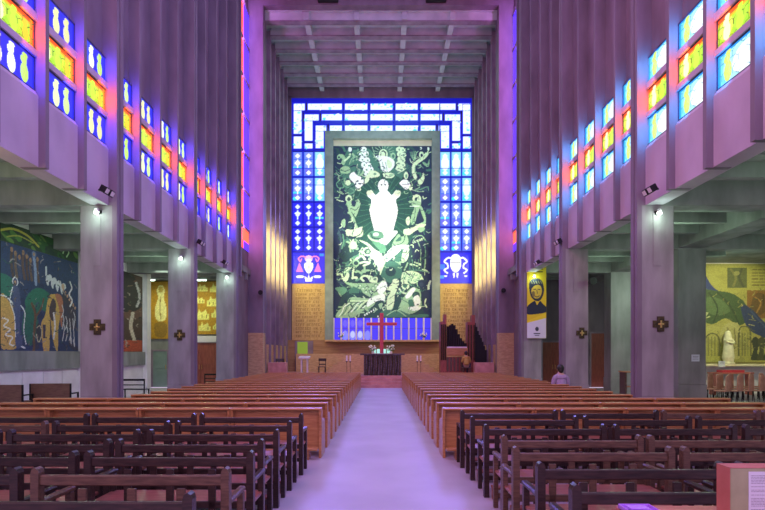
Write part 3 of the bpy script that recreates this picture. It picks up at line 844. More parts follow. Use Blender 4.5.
B(6, [(190,340),(240,260),(290,235),(340,270),(345,330),(350,400),(290,450),(220,460),(150,430)], LG); B(6,[(215,310),(270,240),(300,250),(260,310),(230,330)],WH)
E(6,305,300,32,30,DG); B(6,[(285,320),(320,300),(340,340),(335,385),(300,395),(285,350)],WH); E(6,320,382,12,7,DG); B(6,[(240,345),(275,340),(290,390),(250,400)],MG_)
B(6,[(240,405),(340,395),(330,425),(260,430)],WH); L(6,[(190,340),(250,380),(240,440)],6,MG_); B(6,[(130,300),(180,330),(150,420),(120,430)],DG)
B(6,[(20,480),(40,420),(110,440),(170,430),(260,465),(390,460),(380,485)],MG_); L(6,[(60,470),(140,430),(220,480)],8,LG)
# dark arcade, right edge
B(4, [(255,350),(290,300),(340,285),(380,310),(400,380),(400,510),(290,510),(270,420)], N_)
L(4, [(275,350),(300,305),(350,290),(385,330)], 7, LG); L(4,[(320,340),(345,420),(340,510)],7,LG); L(4,[(375,360),(385,430),(380,510)],6,G_)
for i in range(6): L(4,[(285+i*14,355-i*5),(295+i*14,335-i*5)],6,PL)
for i in range(6): L(6,[(245+i*27,0),(250+i*25,50),(262+i*22,90)],5,G_ if i%2 else MG_)
L(6,[(385,0),(380,60),(365,95)],7,LG); L(6,[(250,95),(330,90),(420,110)],7,G_)
for i in range(260):
    x, y = rr_.uniform(3,94), rr_.uniform(3,168)
    if abs(x-50) < 14 and 42 < y < 100: continue
    a = rr_.uniform(0, 6.28); l = rr_.uniform(3,7); k = rr_.uniform(-2,2)
    mu.line([(x,y),(x+l*.5*math.cos(a)-k*math.sin(a),y+l*.5*math.sin(a)+k*math.cos(a)),(x+l*math.cos(a),y+l*math.sin(a))], rr_.uniform(.4,.9), rr_.choice([N_, DG, DG, MG_, LG, PL]))
mu.noise(.15, 3)
mw, mh = 97.8*YBK/F, 171.2*YBK/F
o = put('painted_mural', mu.mesh('painted_mural', 'paint', mw, mh, .04), None, (bx(333.6), D-.14, bz(318)))
tag(o, 'tall green and white mural of many swirling figures around a blazing white one', 'mural')

# ---- engraved text panels either side
for side, x0, x1 in (('left', 292, 325.6), ('right', 439.6, 472)):
    w = (x1-x0)*D/F; h = (340-283.8)*D/F
    root = empty('inscribed_panel', (bx(x0), D-.05, bz(340)))
    MB().box(0, w, 0, .3, 0, h).build('slab', 'goldpanel', root)
    r = random.Random(5 if side == 'left' else 9); m = MB()
    nl = 13; lh = (h-.5)/nl
    for li in range(nl):
        x = .28 + (.1 if li == 0 else 0); z = h-.3-(li+1)*lh
        end = w-.25-r.uniform(0,.15)
        while x < end:
            for q in range(r.randint(2, 7)):
                if x > end: break
                k = r.randint(0, 5); H = lh*.62 if not (li == 0 and x < .5) else lh*.95; t = .035; g = .11
                if k in (0,1,2,4): m.box(x, x+t, -.012, 0, z, z+H)
                if k in (1,3): m.box(x, x+g, -.012, 0, z, z+t)
                if k in (1,2,3,5): m.box(x, x+g, -.012, 0, z+H-t, z+H)
                if k in (4,3): m.box(x, x+g, -.012, 0, z+H*.45, z+H*.45+t)
                if k in (0,4): m.box(x+g-t, x+g, -.012, 0, z, z+H)
                if k == 5: m.box(x+g/2-t/2, x+g/2+t/2, -.012, 0, z, z+H)
                x += g+.05
            x += .14
    m.build('lettering', 'letter', root)
    tag(root, 'ochre stone panel of engraved lettering %s of the tall mural' % side, 'inscription')

# ---- left aisle murals, facing into the nave (units: px of the photo's zoom crop, 306 wide)
def dstretch(y, ya, yb): return (y-ya)/(yb-ya)
pm = Paint(300, 300, 170, 150, (30,48,92))
# u: 0..300 along the wall (near to far), v: 0..300 down
for i in range(26):
    r = random.Random(i); pm.ell(r.uniform(0,300), r.uniform(0,300), r.uniform(8,26), r.uniform(8,22), r.choice([(24,38,80),(36,52,96),(44,44,66),(30,60,84)]), r.random())
pm.blob([(95,130),(125,110),(160,115),(185,140),(170,180),(140,175),(120,200),(95,190),(80,160)], (28,104,84))
pm.blob([(85,170),(120,180),(130,240),(100,285),(70,240)], (26,92,76)); pm.blob([(0,90),(40,100),(55,130),(20,150),(0,140)], (30,100,86))
pm.line([(112,300),(114,240),(118,190),(105,160)], 9, (96,66,44)); pm.line([(118,200),(140,170),(150,140)], 6, (96,66,44))
for i in range(8): pm.line([(35+i*13,20+(i%3)*8),(34+i*13,55),(40+i*13,90)], 9, [(70,50,52),(96,74,64),(50,60,100),(84,60,56)][i%4]); pm.ell(35+i*13,16+(i%3)*8,5,7,(150,110,80))
pm.line([(112,18),(118,60),(120,100)], 10, (130,150,190)); pm.ell(113,12,8,9,(90,110,150)); pm.ell(113,12,4,5,(170,130,100))
for i in range(4): pm.blob([(160+i*20,70+i*6),(176+i*20,60+i*6),(184+i*20,74+i*6),(172+i*20,84+i*6),(168+i*20,98+i*6),(160+i*20,88+i*6)], (214,220,226))
pm.line([(160,40),(160,66)], 6, (214,220,226)); pm.ell(230,90,7,9,(200,170,140))
pm.blob([(0,150),(24,160),(46,190),(52,260),(50,292),(20,296),(0,280)], (206,160,80)); pm.line([(4,210),(24,216),(10,232),(30,240),(16,256),(38,262),(28,280),(44,286)], 4, (238,232,224))
pm.line([(0,150),(20,152),(44,176),(54,214),(50,250),(60,280),(80,292)], 4, (240,240,244)); pm.ell(47,105,10,14,(232,232,236)); pm.ell(47,105,7,11,(70,70,110)); pm.ell(47,107,4,6,(190,140,110))
pm.blob([(38,120),(58,120),(66,170),(62,230),(72,280),(50,290),(46,230),(40,180)], (64,74,116)); pm.line([(38,122),(30,160),(44,200),(48,260)], 3, (236,236,240)); pm.line([(66,170),(80,190),(76,240),(84,280)], 3, (236,236,240))
pm.blob([(150,300),(140,220),(155,190),(170,130),(196,120),(212,130),(218,180),(210,230),(206,300),(186,260),(176,200),(172,300)], (206,166,82))
pm.blob([(172,170),(186,134),(200,150),(192,200),(178,200)], (66,52,60)); pm.blob([(196,120),(226,126),(236,200),(222,220),(212,160)], (176,104,80)); pm.poly([(146,220),(158,220),(156,262),(148,262)], (50,44,70))
pm.ell(132,245,12,28,(40,44,52)); pm.line([(124,230),(136,224),(142,250),(130,274),(122,250)], 3, (200,190,150)); pm.line([(190,180),(196,220),(190,260)], 7, (222,222,226))
for i in range(7):
    x = 232+i*9; pm.line([(x,110+i*9),(x+2,160+i*5),(x-2,220)], 8, (52,46,64)); pm.ell(x,100+i*9,4,6,(196,150,120))
for i in range(9): pm.line([(226+(i*17)%66,150+(i*37)%120),(232+(i*17)%66,170+(i*37)%120),(224+(i*17)%66,190+(i*37)%110)], 3.5, (206,206,214))
pm.line([(262,70),(270,90),(258,110),(272,130),(262,150)], 6, (226,226,230))
rq = random.Random(77)
for i in range(150):
    x, y = rq.uniform(0,300), rq.uniform(8,296); a = rq.uniform(0,6.28); l = rq.uniform(6,18)
    pm.line([(x,y),(x+l*.5*math.cos(a)+rq.uniform(-4,4),y+l*.5*math.sin(a)),(x+l*math.cos(a),y+l*math.sin(a))], rq.uniform(1.2,3), rq.choice([(24,32,60),(60,70,110),(110,90,80),(30,80,70),(150,140,140),(44,40,56)]))
pm.mute(.16); pm.noise(.25, 1)
hm = 3.30
YM0, YM1 = 13.6, 18.93
lenm = YM1-YM0
# the drawn part covers the 3.8 m next to the pilaster; the near end carries on the same ground
o = put('painted_mural', pm.mesh('painted_mural', 'paint', 3.85, .295*XO-.07*1-.0, .04), None, (-XO+.05, 15.05, EYE+.10), PI/2)
tag(o, 'dark blue mural of a crowd and yellow tents on the left aisle wall', 'mural')
pm2 = Paint(300, 60, 170, 40, (40,60,44))
for i in range(40):
    r = random.Random(i+50); pm2.ell(r.uniform(0,300), r.uniform(0,60), r.uniform(8,24), r.uniform(4,12), r.choice([(44,84,46),(70,110,54),(30,50,48),(90,120,60)]), r.random())
pm2.line([(0,30),(40,14),(90,20),(130,44)], 7, (170,160,70)); pm2.line([(20,44),(60,30),(110,38)], 4, (150,150,70)); pm2.line([(230,40),(240,20),(256,30),(246,50)], 5, (170,200,150))
o = put('painted_frieze', pm2.mesh('painted_frieze', 'paint', 3.85, .60, .04), None, (-XO+.05, 15.05, EYE+.295*XO+.04), PI/2)
tag(o, 'green foliage frieze above the dark blue mural on the left aisle wall', 'mural')
pn = Paint(100, 220, 60, 120, (64,46,40))
for i in range(16):
    r = random.Random(i+90); pn.ell(r.uniform(0,100), r.uniform(0,220), r.uniform(6,18), r.uniform(8,26), r.choice([(30,28,36),(90,60,50),(50,44,52),(120,110,100)]), r.random())
for i in range(6): pn.line([(4+i*9,60),(8+i*9,70),(14+i*9,62)], 5, (200,200,190))
pn.blob([(52,10),(80,4),(92,40),(96,90),(70,110),(52,100),(60,60)], (20,20,28)); pn.blob([(30,90),(50,80),(56,130),(40,150),(32,120)], (150,140,120)); pn.line([(80,110),(76,150),(84,190)], 7, (190,180,160)); pn.line([(86,20),(94,60),(88,90)], 5, (180,180,180))
pn.poly([(50,190),(100,186),(100,220),(40,220)], (170,70,44)); pn.blob([(2,150),(30,146),(36,190),(20,214),(4,200)], (16,16,24)); 
for i in range(4): pn.line([(6+i*8,176),(10+i*8,206)], 3, (230,230,230))
for i in range(60):
    x, y = rq.uniform(0,100), rq.uniform(0,215); a = rq.uniform(0,6.28); l = rq.uniform(5,14)
    pn.line([(x,y),(x+l*.5*math.cos(a)+rq.uniform(-4,4),y+l*.5*math.sin(a)),(x+l*math.cos(a),y+l*math.sin(a))], rq.uniform(1,2.6), rq.choice([(20,20,28),(120,100,80),(160,150,140),(90,50,40),(50,60,50)]))
pn.mute(.12); pn.noise(.25, 2)
o = put('painted_mural', pn.mesh('painted_mural', 'paint', 4.6, .295*XO+.2, .04), None, (-XO+.05, 19.4, EYE+.10), PI/2)
tag(o, 'brown and black mural seen between the first two left pillars', 'mural')

# ---- gold reliefs at the end of the left aisle
def relief(x0, x1, z0, z1, seed, label, narrow=False):
    w, h = x1-x0, z1-z0
    p = Paint(w, h, int(w*24), int(h*24), (176,134,30))
    r = random.Random(seed)
    if narrow:
        p.blob([(w*.3,.5),(w*.5,.25),(w*.7,.5),(w*.66,1.0),(w*.8,1.6),(w*.72,2.2),(w*.3,2.2),(w*.2,1.6),(w*.36,1.0)], (228,224,150)); p.ell(w*.5,.5,.13,.17,(190,170,80))
        p.line([(w*.5,.9),(w*.46,1.5),(w*.5,2.1)], .05, (150,130,60)); p.blob([(w*.2,2.4),(w*.8,2.4),(w*.75,3.1),(w*.25,3.1)], (140,110,40))
    y = .25
    while y < h-.15 and not narrow:
        x = .12 + r.random()*.2
        while x < w-.3:
            s = r.uniform(.5,.8)
            p.poly([(x,y+s*.6),(x,y+s*.2),(x+s*.2,y+s*.15),(x+s*.3,y-s*.15),(x+s*.42,y+s*.1),(x+s*.6,y+s*.05),(x+s*.75,y-s*.1),(x+s*.85,y+s*.2),(x+s,y+s*.22),(x+s,y+s*.6)], (226,222,120))
            for q in range(3): p.line([(x+s*(.2+.3*q),y+s*.3),(x+s*(.2+.3*q),y+s*.5)], .03, (120,96,30), False)
            x += s+.12
        y += .72
    p.rect(0,0,w,.05,(90,70,20)); p.noise(.2, seed)
    o = put('gilded_relief', p.mesh('gilded_relief', 'paint', w, h, .06), None, (x0, 27.92, z0)); tag(o, label, 'relief')
relief(-11.25, -8.95, 2.95, 5.95, 3, 'golden panel of small white castles above the brown double door')
relief(-12.85, -11.75, 2.7, 5.95, 8, 'narrow golden relief above the grey green door', True)

# ---- yellow mural of the right chapel
pr = Paint(204, 360, 130, 210, (178,174,84))
for i in range(20):
    r = random.Random(i+7); pr.ell(r.uniform(0,204), r.uniform(0,360), r.uniform(10,40), r.uniform(10,40), r.choice([(170,166,80),(190,184,98),(160,158,84),(182,170,90)]), r.random())
pr.rect(0,0,204,8,(160,160,90))
pr.rect(64,14,110,86,(84,92,60)); pr.line([(72,20),(84,50),(78,80)], 6, (120,120,70)); pr.line([(98,20),(92,50),(102,82)], 6, (60,70,56)); pr.ell(86,34,7,8,(150,150,90))
for li in range(6):
    x = 124
    while x < 200:
        l = 6+(x*7+li*13) % 12; pr.line([(x,22+li*11),(min(x+l,202),22+li*11)], 4, (110,100,50), False); x += l+5
pr.rect(110,96,176,196,(132,86,40)); pr.blob([(126,120),(140,104),(156,118),(160,160),(140,186),(120,170)], (92,64,36)); pr.line([(130,120),(144,140),(134,176)], 4, (170,120,60)); pr.line([(150,110),(150,150)], 4, (60,44,30))
pr.blob([(0,28),(10,40),(30,84),(60,110),(100,130),(96,140),(50,124),(14,92),(0,60)], (28,44,130))
pr.blob([(0,96),(40,98),(80,110),(110,150),(112,200),(90,222),(60,196),(30,216),(8,206),(0,160)], (50,78,52)); pr.blob([(16,120),(50,130),(70,170),(40,186),(16,170)], (78,108,70)); pr.line([(6,180),(16,176),(8,196),(20,190)], 4, (200,206,150)); pr.line([(40,104),(70,150),(90,214)], 4, (34,56,44)); pr.line([(20,104),(40,160),(30,212)], 4, (34,56,44))
pr.blob([(96,150),(120,160),(150,206),(176,240),(170,270),(140,258),(110,226)], (28,44,104)); pr.line([(120,170),(150,220),(168,256)], 4, (50,70,130))
pr.blob([(54,226),(72,210),(92,220),(96,260),(86,300),(92,340),(48,340),(56,300),(44,266)], (196,190,120)); pr.line([(64,230),(70,280),(60,336)], 3, (130,124,76)); pr.line([(80,230),(84,290)], 3, (130,124,76))
for i in range(5): pr.line([(92+i*7,250),(92+i*7,330)], 3, (120,120,70), False); pr.line([(10+i*8,262),(10+i*8,330)], 3, (130,128,70), False)
pr.line([(8,330),(10,270),(28,250),(44,270),(44,330)], 4, (90,90,56)); pr.line([(90,330),(92,240),(104,226),(118,240),(120,330)], 4, (90,90,56))
for i in range(5): pr.blob([(122+i*15,276),(132+i*15,262),(140+i*15,280),(136+i*15,320),(142+i*15,344),(120+i*15,344),(126+i*15,310)], [(40,48,44),(60,66,48)][i%2])
pr.blob([(180,90),(204,80),(204,240),(190,230),(186,160)], (206,200,150)); pr.ell(196,110,8,12,(150,110,60))
for i in range(90):
    x, y = rq.uniform(0,204), rq.uniform(90,350); a = rq.uniform(0,6.28); l = rq.uniform(6,16)
    pr.line([(x,y),(x+l*.5*math.cos(a)+rq.uniform(-4,4),y+l*.5*math.sin(a)),(x+l*math.cos(a),y+l*math.sin(a))], rq.uniform(1,2.4), rq.choice([(90,96,60),(150,146,80),(60,76,56),(200,196,120),(120,110,60)]))
pr.rect(0,352,204,360,(120,110,60)); pr.mute(.3,(110,106,66)); pr.noise(.2, 5)
mw2 = 4.0; 
o = put('painted_mural', pr.mesh('painted_mural', 'paint', mw2, PZ(263.5,23.5)-PZ(364,23.5), .04), None, (PX(709,23.5)-.35, 23.55, PZ(364,23.5)))
tag(o, 'yellow mural with a green and blue draped figure in the right side chapel', 'mural')
sh = MB().box(0, 4.4, -.55, -.05, 0, .10, .01).build('stone_shelf', 'stonewhite', loc=(14.6, 23.58, PZ(366,23.5))); tag(sh, 'pale stone shelf running under the yellow chapel mural', 'shelf')
# statue standing on the shelf
def statue(loc, label, h=1.45, mat='stonewhite'):
    root = empty('statue', loc)
    m = MB(); m.lathe([(.26,0),(.26,.06),(.20,.10),(.24,.3),(.20,.7),(.17,.95),(.19,1.08),(.15,1.16),(.06,1.22),(.05,1.26)], seg=14)
    m.ball((0,0,1.35), .10, (.9,1,1.2)); m.box(-.10,.10,-.25,-.12,.9,1.0,.03); m.tube((-.18,0,1.1),(-.12,-.2,.95),.05).tube((.18,0,1.1),(.12,-.2,.95),.05)
    o = m.build('figure', mat, root); o.scale = (h/1.45,)*3
    v = MB(); v.lathe([(.16,.95),(.17,1.15),(.14,1.32),(.11,1.44),(.04,1.5)], 0, .03, 14).build('veil', mat, root).scale = (h/1.45,)*3
    return tag(root, label, 'statue')
statue((PX(731,23.1), 23.28, PZ(366,23.5)+.10), 'pale veiled stone figure on the shelf before the yellow mural', 1.5)
n = MB().box(-.15,.15,-.01,0,-.14,.14).box(-.10,.10,-.014,-.01,.04,.06,mi=1).build('notice_sheet', ['paper','ink'], loc=(PX(722,23.0), 23.02, PZ(364,23.2)))
tag(n, 'white sheet taped to the edge of the pale chapel shelf', 'notice')

# ================================================================== PEWS
def make_light():
    root = empty('pew')
    W = 1.62
    MB().box(0, W, .04, .46, .42, .46, .006).build('seat', 'lightwood', root)
    MB().box(.03, W-.03, -.045, -.01, .14, .84, .004, rot=(-.06,'X'), piv=(0,0,.42)).build('backrest', 'lightwood', root)
    MB().box(0, W, -.19, .0, .85, .885, .008).build('book_ledge', 'lightwood', root)
    e = MB(); e.prism([(-.17,0),(.40,0),(.40,.60),(.30,.66),(.03,.66),(.0,.85),(-.17,.85),(-.10,.5)], 'x', 0, .045).build('end_panel', 'lightwood', root)
    e = MB(); e.prism([(-.17,0),(.40,0),(.40,.60),(.30,.66),(.03,.66),(.0,.85),(-.17,.85),(-.10,.5)], 'x', W-.045, W).build('end_panel', 'lightwood', root)
    MB().box(.05, W-.05, -.36, -.20, .16, .20, .008).box(.2,.25,-.34,-.1,0,.16).box(W-.25,W-.2,-.34,-.1,0,.16).build('kneeler', 'lightwood', root)
    return root
def make_dark(mat):
    root = empty('bench')
    W = 1.58
    MB().box(.05, W-.05, -.03, .01, .795, .88, .01).build('top_rail', mat, root)
    MB().box(.05, W-.05, -.02, .01, .40, .47, .006).build('lower_rail', mat, root)
    for x in (0, W-.065):
        MB().prism([(x,0),(x+.065,0),(x+.065,.90),(x+.055,.93),(x+.0325,.945),(x+.01,.93),(x,.90)], 'y', -.045, .03).build('post', mat, root)
        MB().box(x, x+.065, -.0, .46, .63, .675, .012).build('armrest', mat, root)
        MB().box(x+.005, x+.06, .38, .44, 0, .63, .006).build('leg', mat, root)
    for i in (1, 2, 3):
        x = W*i/4-.035
        MB().box(x, x+.07, -.02, .005, .12, .77, .004).build('slat', mat, root)
    MB().box(.02, W-.02, .0, .44, .42, .455, .008).build('seat', 'seatwood', root)
    MB().box(.06, W-.06, .36, .40, .12, .18, .006).build('stretcher', mat, root)
    MB().box(.08, W-.08, -.19, -.06, .14, .175, .008).box(.09,.13,-.18,-.06,0,.14).box(W-.13,W-.09,-.18,-.06,0,.14).build('kneeler', 'seatwood', root)
    return root
protoL = make_light(); protoD = {'darkwood': make_dark('darkwood'), 'midwood': make_dark('midwood')}
usedL = [False]; usedD = {'darkwood': False, 'midwood': False}
def place(proto, flag, key):
    if not flag[key]:
        flag[key] = True; return proto
    return copy_tree(proto)
POS = ['beside the aisle', 'second from the aisle', 'third from the aisle', 'fourth from the aisle', 'fifth from the aisle']
DL = [9.05+1.0*k for k in range(18)]
for side, sg in (('left', -1), ('right', 1)):
    x0 = 1.06 if side == 'left' else 1.10
    for r, d in enumerate(DL):
        n = 4 if d < 11.6 else 3
        for c in range(n):
            o = place(protoL, usedL, 0)
            xs_ = x0 + c*1.63
            xx = -xs_-1.62 if side == 'left' else xs_
            o.location = (xx, d, 0)
            tag(o, 'light oak pew %s of the aisle, %s light row, %s' % (side, ORD[r], POS[c]), 'pew', 'light oak pews')
    rowsD = [7.66,6.80,6.04,5.36,4.70,4.02,3.30] if side == 'left' else [8.15,7.35,6.48,5.62,4.92,4.22,3.52]
    for r, d in enumerate(rowsD):
        xst = 1.19 if side == 'left' else 1.29
        c = 0
        while xst + c*1.62 < d*.80 and c < 5:
            # worn mid-brown ones in some places
            mid = (side == 'right' and r in (3, 4)) or (side == 'right' and r == 0 and c >= 2) or (side == 'left' and r in (5,) and c == 0) or (side == 'left' and r < 3 and c >= 3-r%2)
            mt = 'midwood' if mid else 'darkwood'
            if mid and mt == 'midwood' and side == 'left' and r == 5: mt = 'midwood'
            o = place(protoD[mt], usedD, mt)
            xs_ = xst + c*1.62 + c*.02*(1+r % 3)
            off = (((r*5) % 4)*.02)
            o.location = ((-xs_-1.58-off) if side == 'left' else xs_+off, d, 0)
            tag(o, '%s bench %s of the aisle, %s row from the camera, %s' % ('brown' if mid else 'dark', side, ORD[6-r], POS[c].replace('from the aisle','outward')), 'bench', 'open-backed wooden benches')
            c += 1
# side benches of the left aisle
def side_bench(loc, rz, label, W=1.4):
    root = empty('panel_bench', loc, rz)
    MB().box(0, W, -.02, .02, .30, .95, .008).build('backrest', 'benchwood', root)
    MB().box(0, W, .02, .45, .42, .46, .008).build('seat', 'benchwood', root)
    for x in (-.04, W): 
        MB().box(x, x+.04, -.02, .02, 0, .95).build('post', 'iron', root); MB().box(x, x+.04, -.02, .45, .62, .66).build('armrest', 'iron', root); MB().box(x, x+.04, .41, .45, 0, .62).build('leg', 'iron', root)
    return tag(root, label, 'bench')
side_bench((-11.42, 14.6, 0), .02, 'brown panel-backed bench against the left outer wall, leftmost in view', .92)
side_bench((-10.64, 15.2, 0), .08, 'brown panel-backed bench below the dark blue mural, next to the leftmost one', 1.13)
def slat_bench(loc, rz, label):
    root = empty('metal_bench', loc, rz)
    MB().box(0,1.0,-.02,.02,.78,.86).box(0,1.0,-.02,.02,.6,.64).build('backrest', 'iron', root)
    MB().box(0,1.0,0,.4,.42,.45).build('seat', 'iron', root)
    for x in (0,.96):
        for y in (-.02,.36): MB().box(x,x+.04,y,y+.04,0,.86 if y < 0 else .42).build('leg', 'iron', root)
    return tag(root, label, 'bench')
slat_bench((-10.4, 19.9, 0), 0, 'thin black metal bench between the first two left pillars')
slat_bench((-8.9, 25.2, 0), .0, 'thin black metal bench in front of the brown double door')
# wainscot piece at the lower left wall
m = MB()
for i in range(8): m.box(-XO, -XO+.04, 11+i*1.0, 11.96+i*1.0, .1, 1.25, .01)
struct(m.build('trim_3', 'plaster'), 'white lower wall panels behind the left aisle benches', 'panelling')

# chapel chairs
def make_chair():
    root = empty('chapel_chair')
    MB().prism([(-.20,.46),(.20,.46),(.17,.98),(.11,1.03),(-.11,1.03),(-.17,.98)], 'y', -.03, .0).build('backrest', 'chair', root)
    MB().box(-.21,.21,0,.42,.43,.47,.015).build('seat', 'chair', root)
    for x in (-.19,.19):
        for y in (0,.38): MB().tube((x,y,.43),(x*1.1,y-.03 if y == 0 else y+.03,0),.014,seg=8).build('leg', 'iron', root)
    return root
pc = make_chair()
CL = []
for r in range(3):
    for c in range(8):
        CL.append((r, c))
for n_, (r, c) in enumerate(CL):
    o = pc if n_ == 0 else copy_tree(pc)
    yy = 19.2+r*1.05+ (c-4)*.10
    o.location = (13.05+c*.50+r*.35, yy+.0, 0); o.rotation_euler.z = .5
    tag(o, 'orange brown chapel chair in the %s chair row from the pews, %s from the left' % (ORD[r], ORD[c]), 'chair', 'chapel chairs below the yellow mural')
rs = MB().box(-.9,.9,-.25,.25,.95,1.02).box(-.85,-.8,-.2,.2,0,.95).box(.8,.85,-.2,.2,0,.95).box(-.5,.5,-.2,.2,1.02,1.12,mi=1).build('flower_table', ['table','redpaint'], loc=(15.9, 22.75, 0)); tag(rs, 'low table with a red cloth strip behind the chapel chairs', 'table')
# wooden box (confessional seat) by the pillar
root = empty('wooden_stand', (PX(630,19), 19, 0))
MB().box(-.28,-.22,-.2,.25,0,1.15).build('side_panel','midwood',root); MB().box(.22,.28,-.2,.25,0,1.15).build('side_panel','midwood',root)
MB().box(-.32,.32,-.25,.28,1.15,1.2,.01).build('top','lightwood',root); MB().box(-.22,.22,-.2,.2,.6,.64).build('shelf','lightwood',root)
tag(root, 'light wooden open stand beside the nearest right pillar', 'stand')

# ================================================================== CHANCEL FURNISHINGS
m = MB()
for i in range(4): m.box(-XC, XC, 27.2+i*.35, 28.3, .1575*i, .1575*(i+1))
m.box(-XC-.4, XC+.4, 28.3, YBK, 0, .63)
struct(m.build('floor_chancel', 'dais'), 'raised chancel floor with four red marble steps', 'floor')
# flanking stairs up to the high platform
for side, sg in (('left', -1), ('right', 1)):
    m = MB(); Dp = 33.4
    xs0 = sg*1.9
    m.box(sg*.9, sg*1.95, Dp, YBK-.15, .63, EYE)
    n = 6
    for i in range(n):
        m.box(sg*(1.95+i*.32), sg*(1.95+(i+1)*.32), Dp, Dp+1.3, .63, EYE-(i+1)*(EYE-.63)/(n+1))
    m.box(sg*1.95, sg*5.9, Dp+1.3, YBK-.15, .63, EYE+.02)
    o = m.build('side_stair', 'sand'); struct(o, '%s sandstone stair rising to the platform behind the altar' % side, 'stair'); o.name = 'floor_stair_'+side
m = MB(); m.box(-.9, .9, 33.2, YBK-.15, .63, EYE-.02)
struct(m.build('floor_platform', 'sand'), 'sandstone platform behind the altar', 'platform')
# altar
Da = 28.9; wa = 44/2*Da/F
root = empty('altar', (PX(382.5, Da), Da, .63))
hA = PZ(353.5, Da)-.63
MB().box(-wa, wa, -.45, .55, hA-.09, hA, .01).build('table_top', 'altardark', root)
MB().box(-wa+.2, wa-.2, -.3, .45, 0, hA-.09).build('body', 'altardark', root)
m = MB(); r = random.Random(4)
for i in range(15):
    x = -wa+.3+i*(2*wa-.6)/14
    if i % 2: m.tube((x-.05,-.33,0),(x+.02,-.36,hA*.5),.045,.03).tube((x+.02,-.36,hA*.5),(x,-.34,hA-.12),.04,.055).ball((x,-.36,hA*.75),.06)
    else: m.box(x-.03,x+.03,-.36,-.3,0,hA-.1,.01)
m.build('carved_front', 'bronze', root)
MB().box(-.5,.5,-.3,.3,hA,hA+.012).build('altar_cloth', 'white', root)
tag(root, 'dark altar with a carved upright front at the head of the steps', 'altar')
# red cross
Dc = 29.9
root = empty('standing_cross', (PX(381.7, Dc), Dc, .63))
zt = PZ(313, Dc)-.63; za_ = PZ(324, Dc)-.63; wh = 15.2*Dc/F
MB().box(-.11,.11,-.05,.05,0,zt,.01).build('upright', 'redpaint', root)
MB().box(-wh,wh,-.055,.055,za_-.09,za_+.09,.01).build('cross_arm', 'redpaint', root)
MB().box(-.3,.3,-.25,.25,0,.08,.01).build('base', 'iron', root)
tag(root, 'tall slender red cross standing behind the altar', 'cross')
# candlesticks: two tapers on each stand
for side, px in (('left', 348.5), ('right', 419)):
    root = empty('candle_stand', (PX(px, 29.2), 29.2, .63))
    for s in (-.1, .1):
        MB().lathe([(.07,0),(.07,.02),(.012,.05),(.012,.72),(.05,.76),(.05,.80)], s, 0, 10).build('stem', 'iron', root)
        MB().tube((s,0,.80),(s,0,1.13),.045,seg=10).build('candle', 'white', root)
    tag(root, 'pair of white candles on thin black stems %s of the altar' % side, 'candlestick')
# flowers and tabernacle on the platform
def flowers(loc, label, n=14, col='white', s=1):
    root = empty('flower_vase', loc)
    MB().lathe([(.05,0),(.09,.05),(.10,.14),(.05,.22),(.06,.25)], seg=12).build('vase', 'plaster', root).scale = (s,)*3
    m = MB(); b = MB(); r = random.Random(len(label))
    for i in range(n):
        a = r.uniform(0, 2*PI); q = r.uniform(.05,.32)*s; z = (.32+r.uniform(0,.28))*s
        x, y = q*math.cos(a), q*math.sin(a)
        m.tube((0,0,.22*s),(x,y,z),.008,seg=5); m.ball((x*.7,y*.7,z*.75),.05*s,(1.2,1.2,.5),seg=8); b.ball((x,y,z),.055*s,seg=8)
    m.build('foliage', 'green', root); b.build('blossoms', col, root)
    return tag(root, label, 'flowers')
Zp = EYE-.02
flowers((PX(373,33.6), 33.6, Zp), 'white flowers on the platform behind the altar, left of the red cross', 18)
flowers((PX(391,33.6), 33.6, Zp), 'white flowers on the platform behind the altar, right of the red cross', 18)
flowers((bx(342), D-.62, bz(340)-.02), 'small white flower spray under the left end of the mural', 12, s=.8)
flowers((bx(423), D-.62, bz(340)-.02), 'small white flower spray under the right end of the mural', 12, s=.8)
sh = MB().box(bx(334), bx(431), D-.95, D-.15, bz(340)-.14, bz(340)-.02).build('stone_shelf', 'sand'); tag(sh, 'sandstone ledge under the row of blue glass', 'shelf')
M['tabglass'] = glow('lit_tabernacle_glass', rgb(170,235,220), 1.0)
root = empty('tabernacle', (PX(381.5,34.0), 34.0, Zp))
MB().box(-.75,.75,-.2,.2,0,.06).build('base','brass',root)
for i in range(4): MB().box(-.66+i*.34,-.38+i*.34,-.1,.1,.06,.36,.02).build('lit_panel','tabglass',root)
tag(root, 'softly lit pale glass tabernacle row behind the altar', 'tabernacle')
# lower back wall at the left: recess with green pane, lectern, chair
root = empty('door_5', (0,0,0)); root.location = (bx(303), D-.2, .63)
w = 11*D/F
MB().box(-w/2-.15, w/2+.35, 0, .05, 0, bz(341)-.63).build('door_recess', 'beam', root)
MB().box(-.36,.36,-.03,0, bz(355)-.63, bz(342)-.63).build('pane', 'greenpane', root)
struct(root, 'dark recess with a green lit pane under the left inscribed panel', 'door')
root = empty('lectern', (PX(304.5,31), 31, .63))
MB().box(-.22,-.14,-.15,.15,0,.95,.01).build('upright','plaster',root); MB().box(.14,.22,-.15,.15,0,.95,.01).build('upright','plaster',root)
MB().box(-.34,.34,-.25,.25,.95,1.05,.01,rot=(.2,'X'),piv=(0,0,1)).build('desk','plaster',root); MB().box(-.3,.3,-.2,.2,0,.06,.01).build('base','plaster',root)
tag(root, 'pale two-legged lectern in front of the green lit pane', 'lectern')
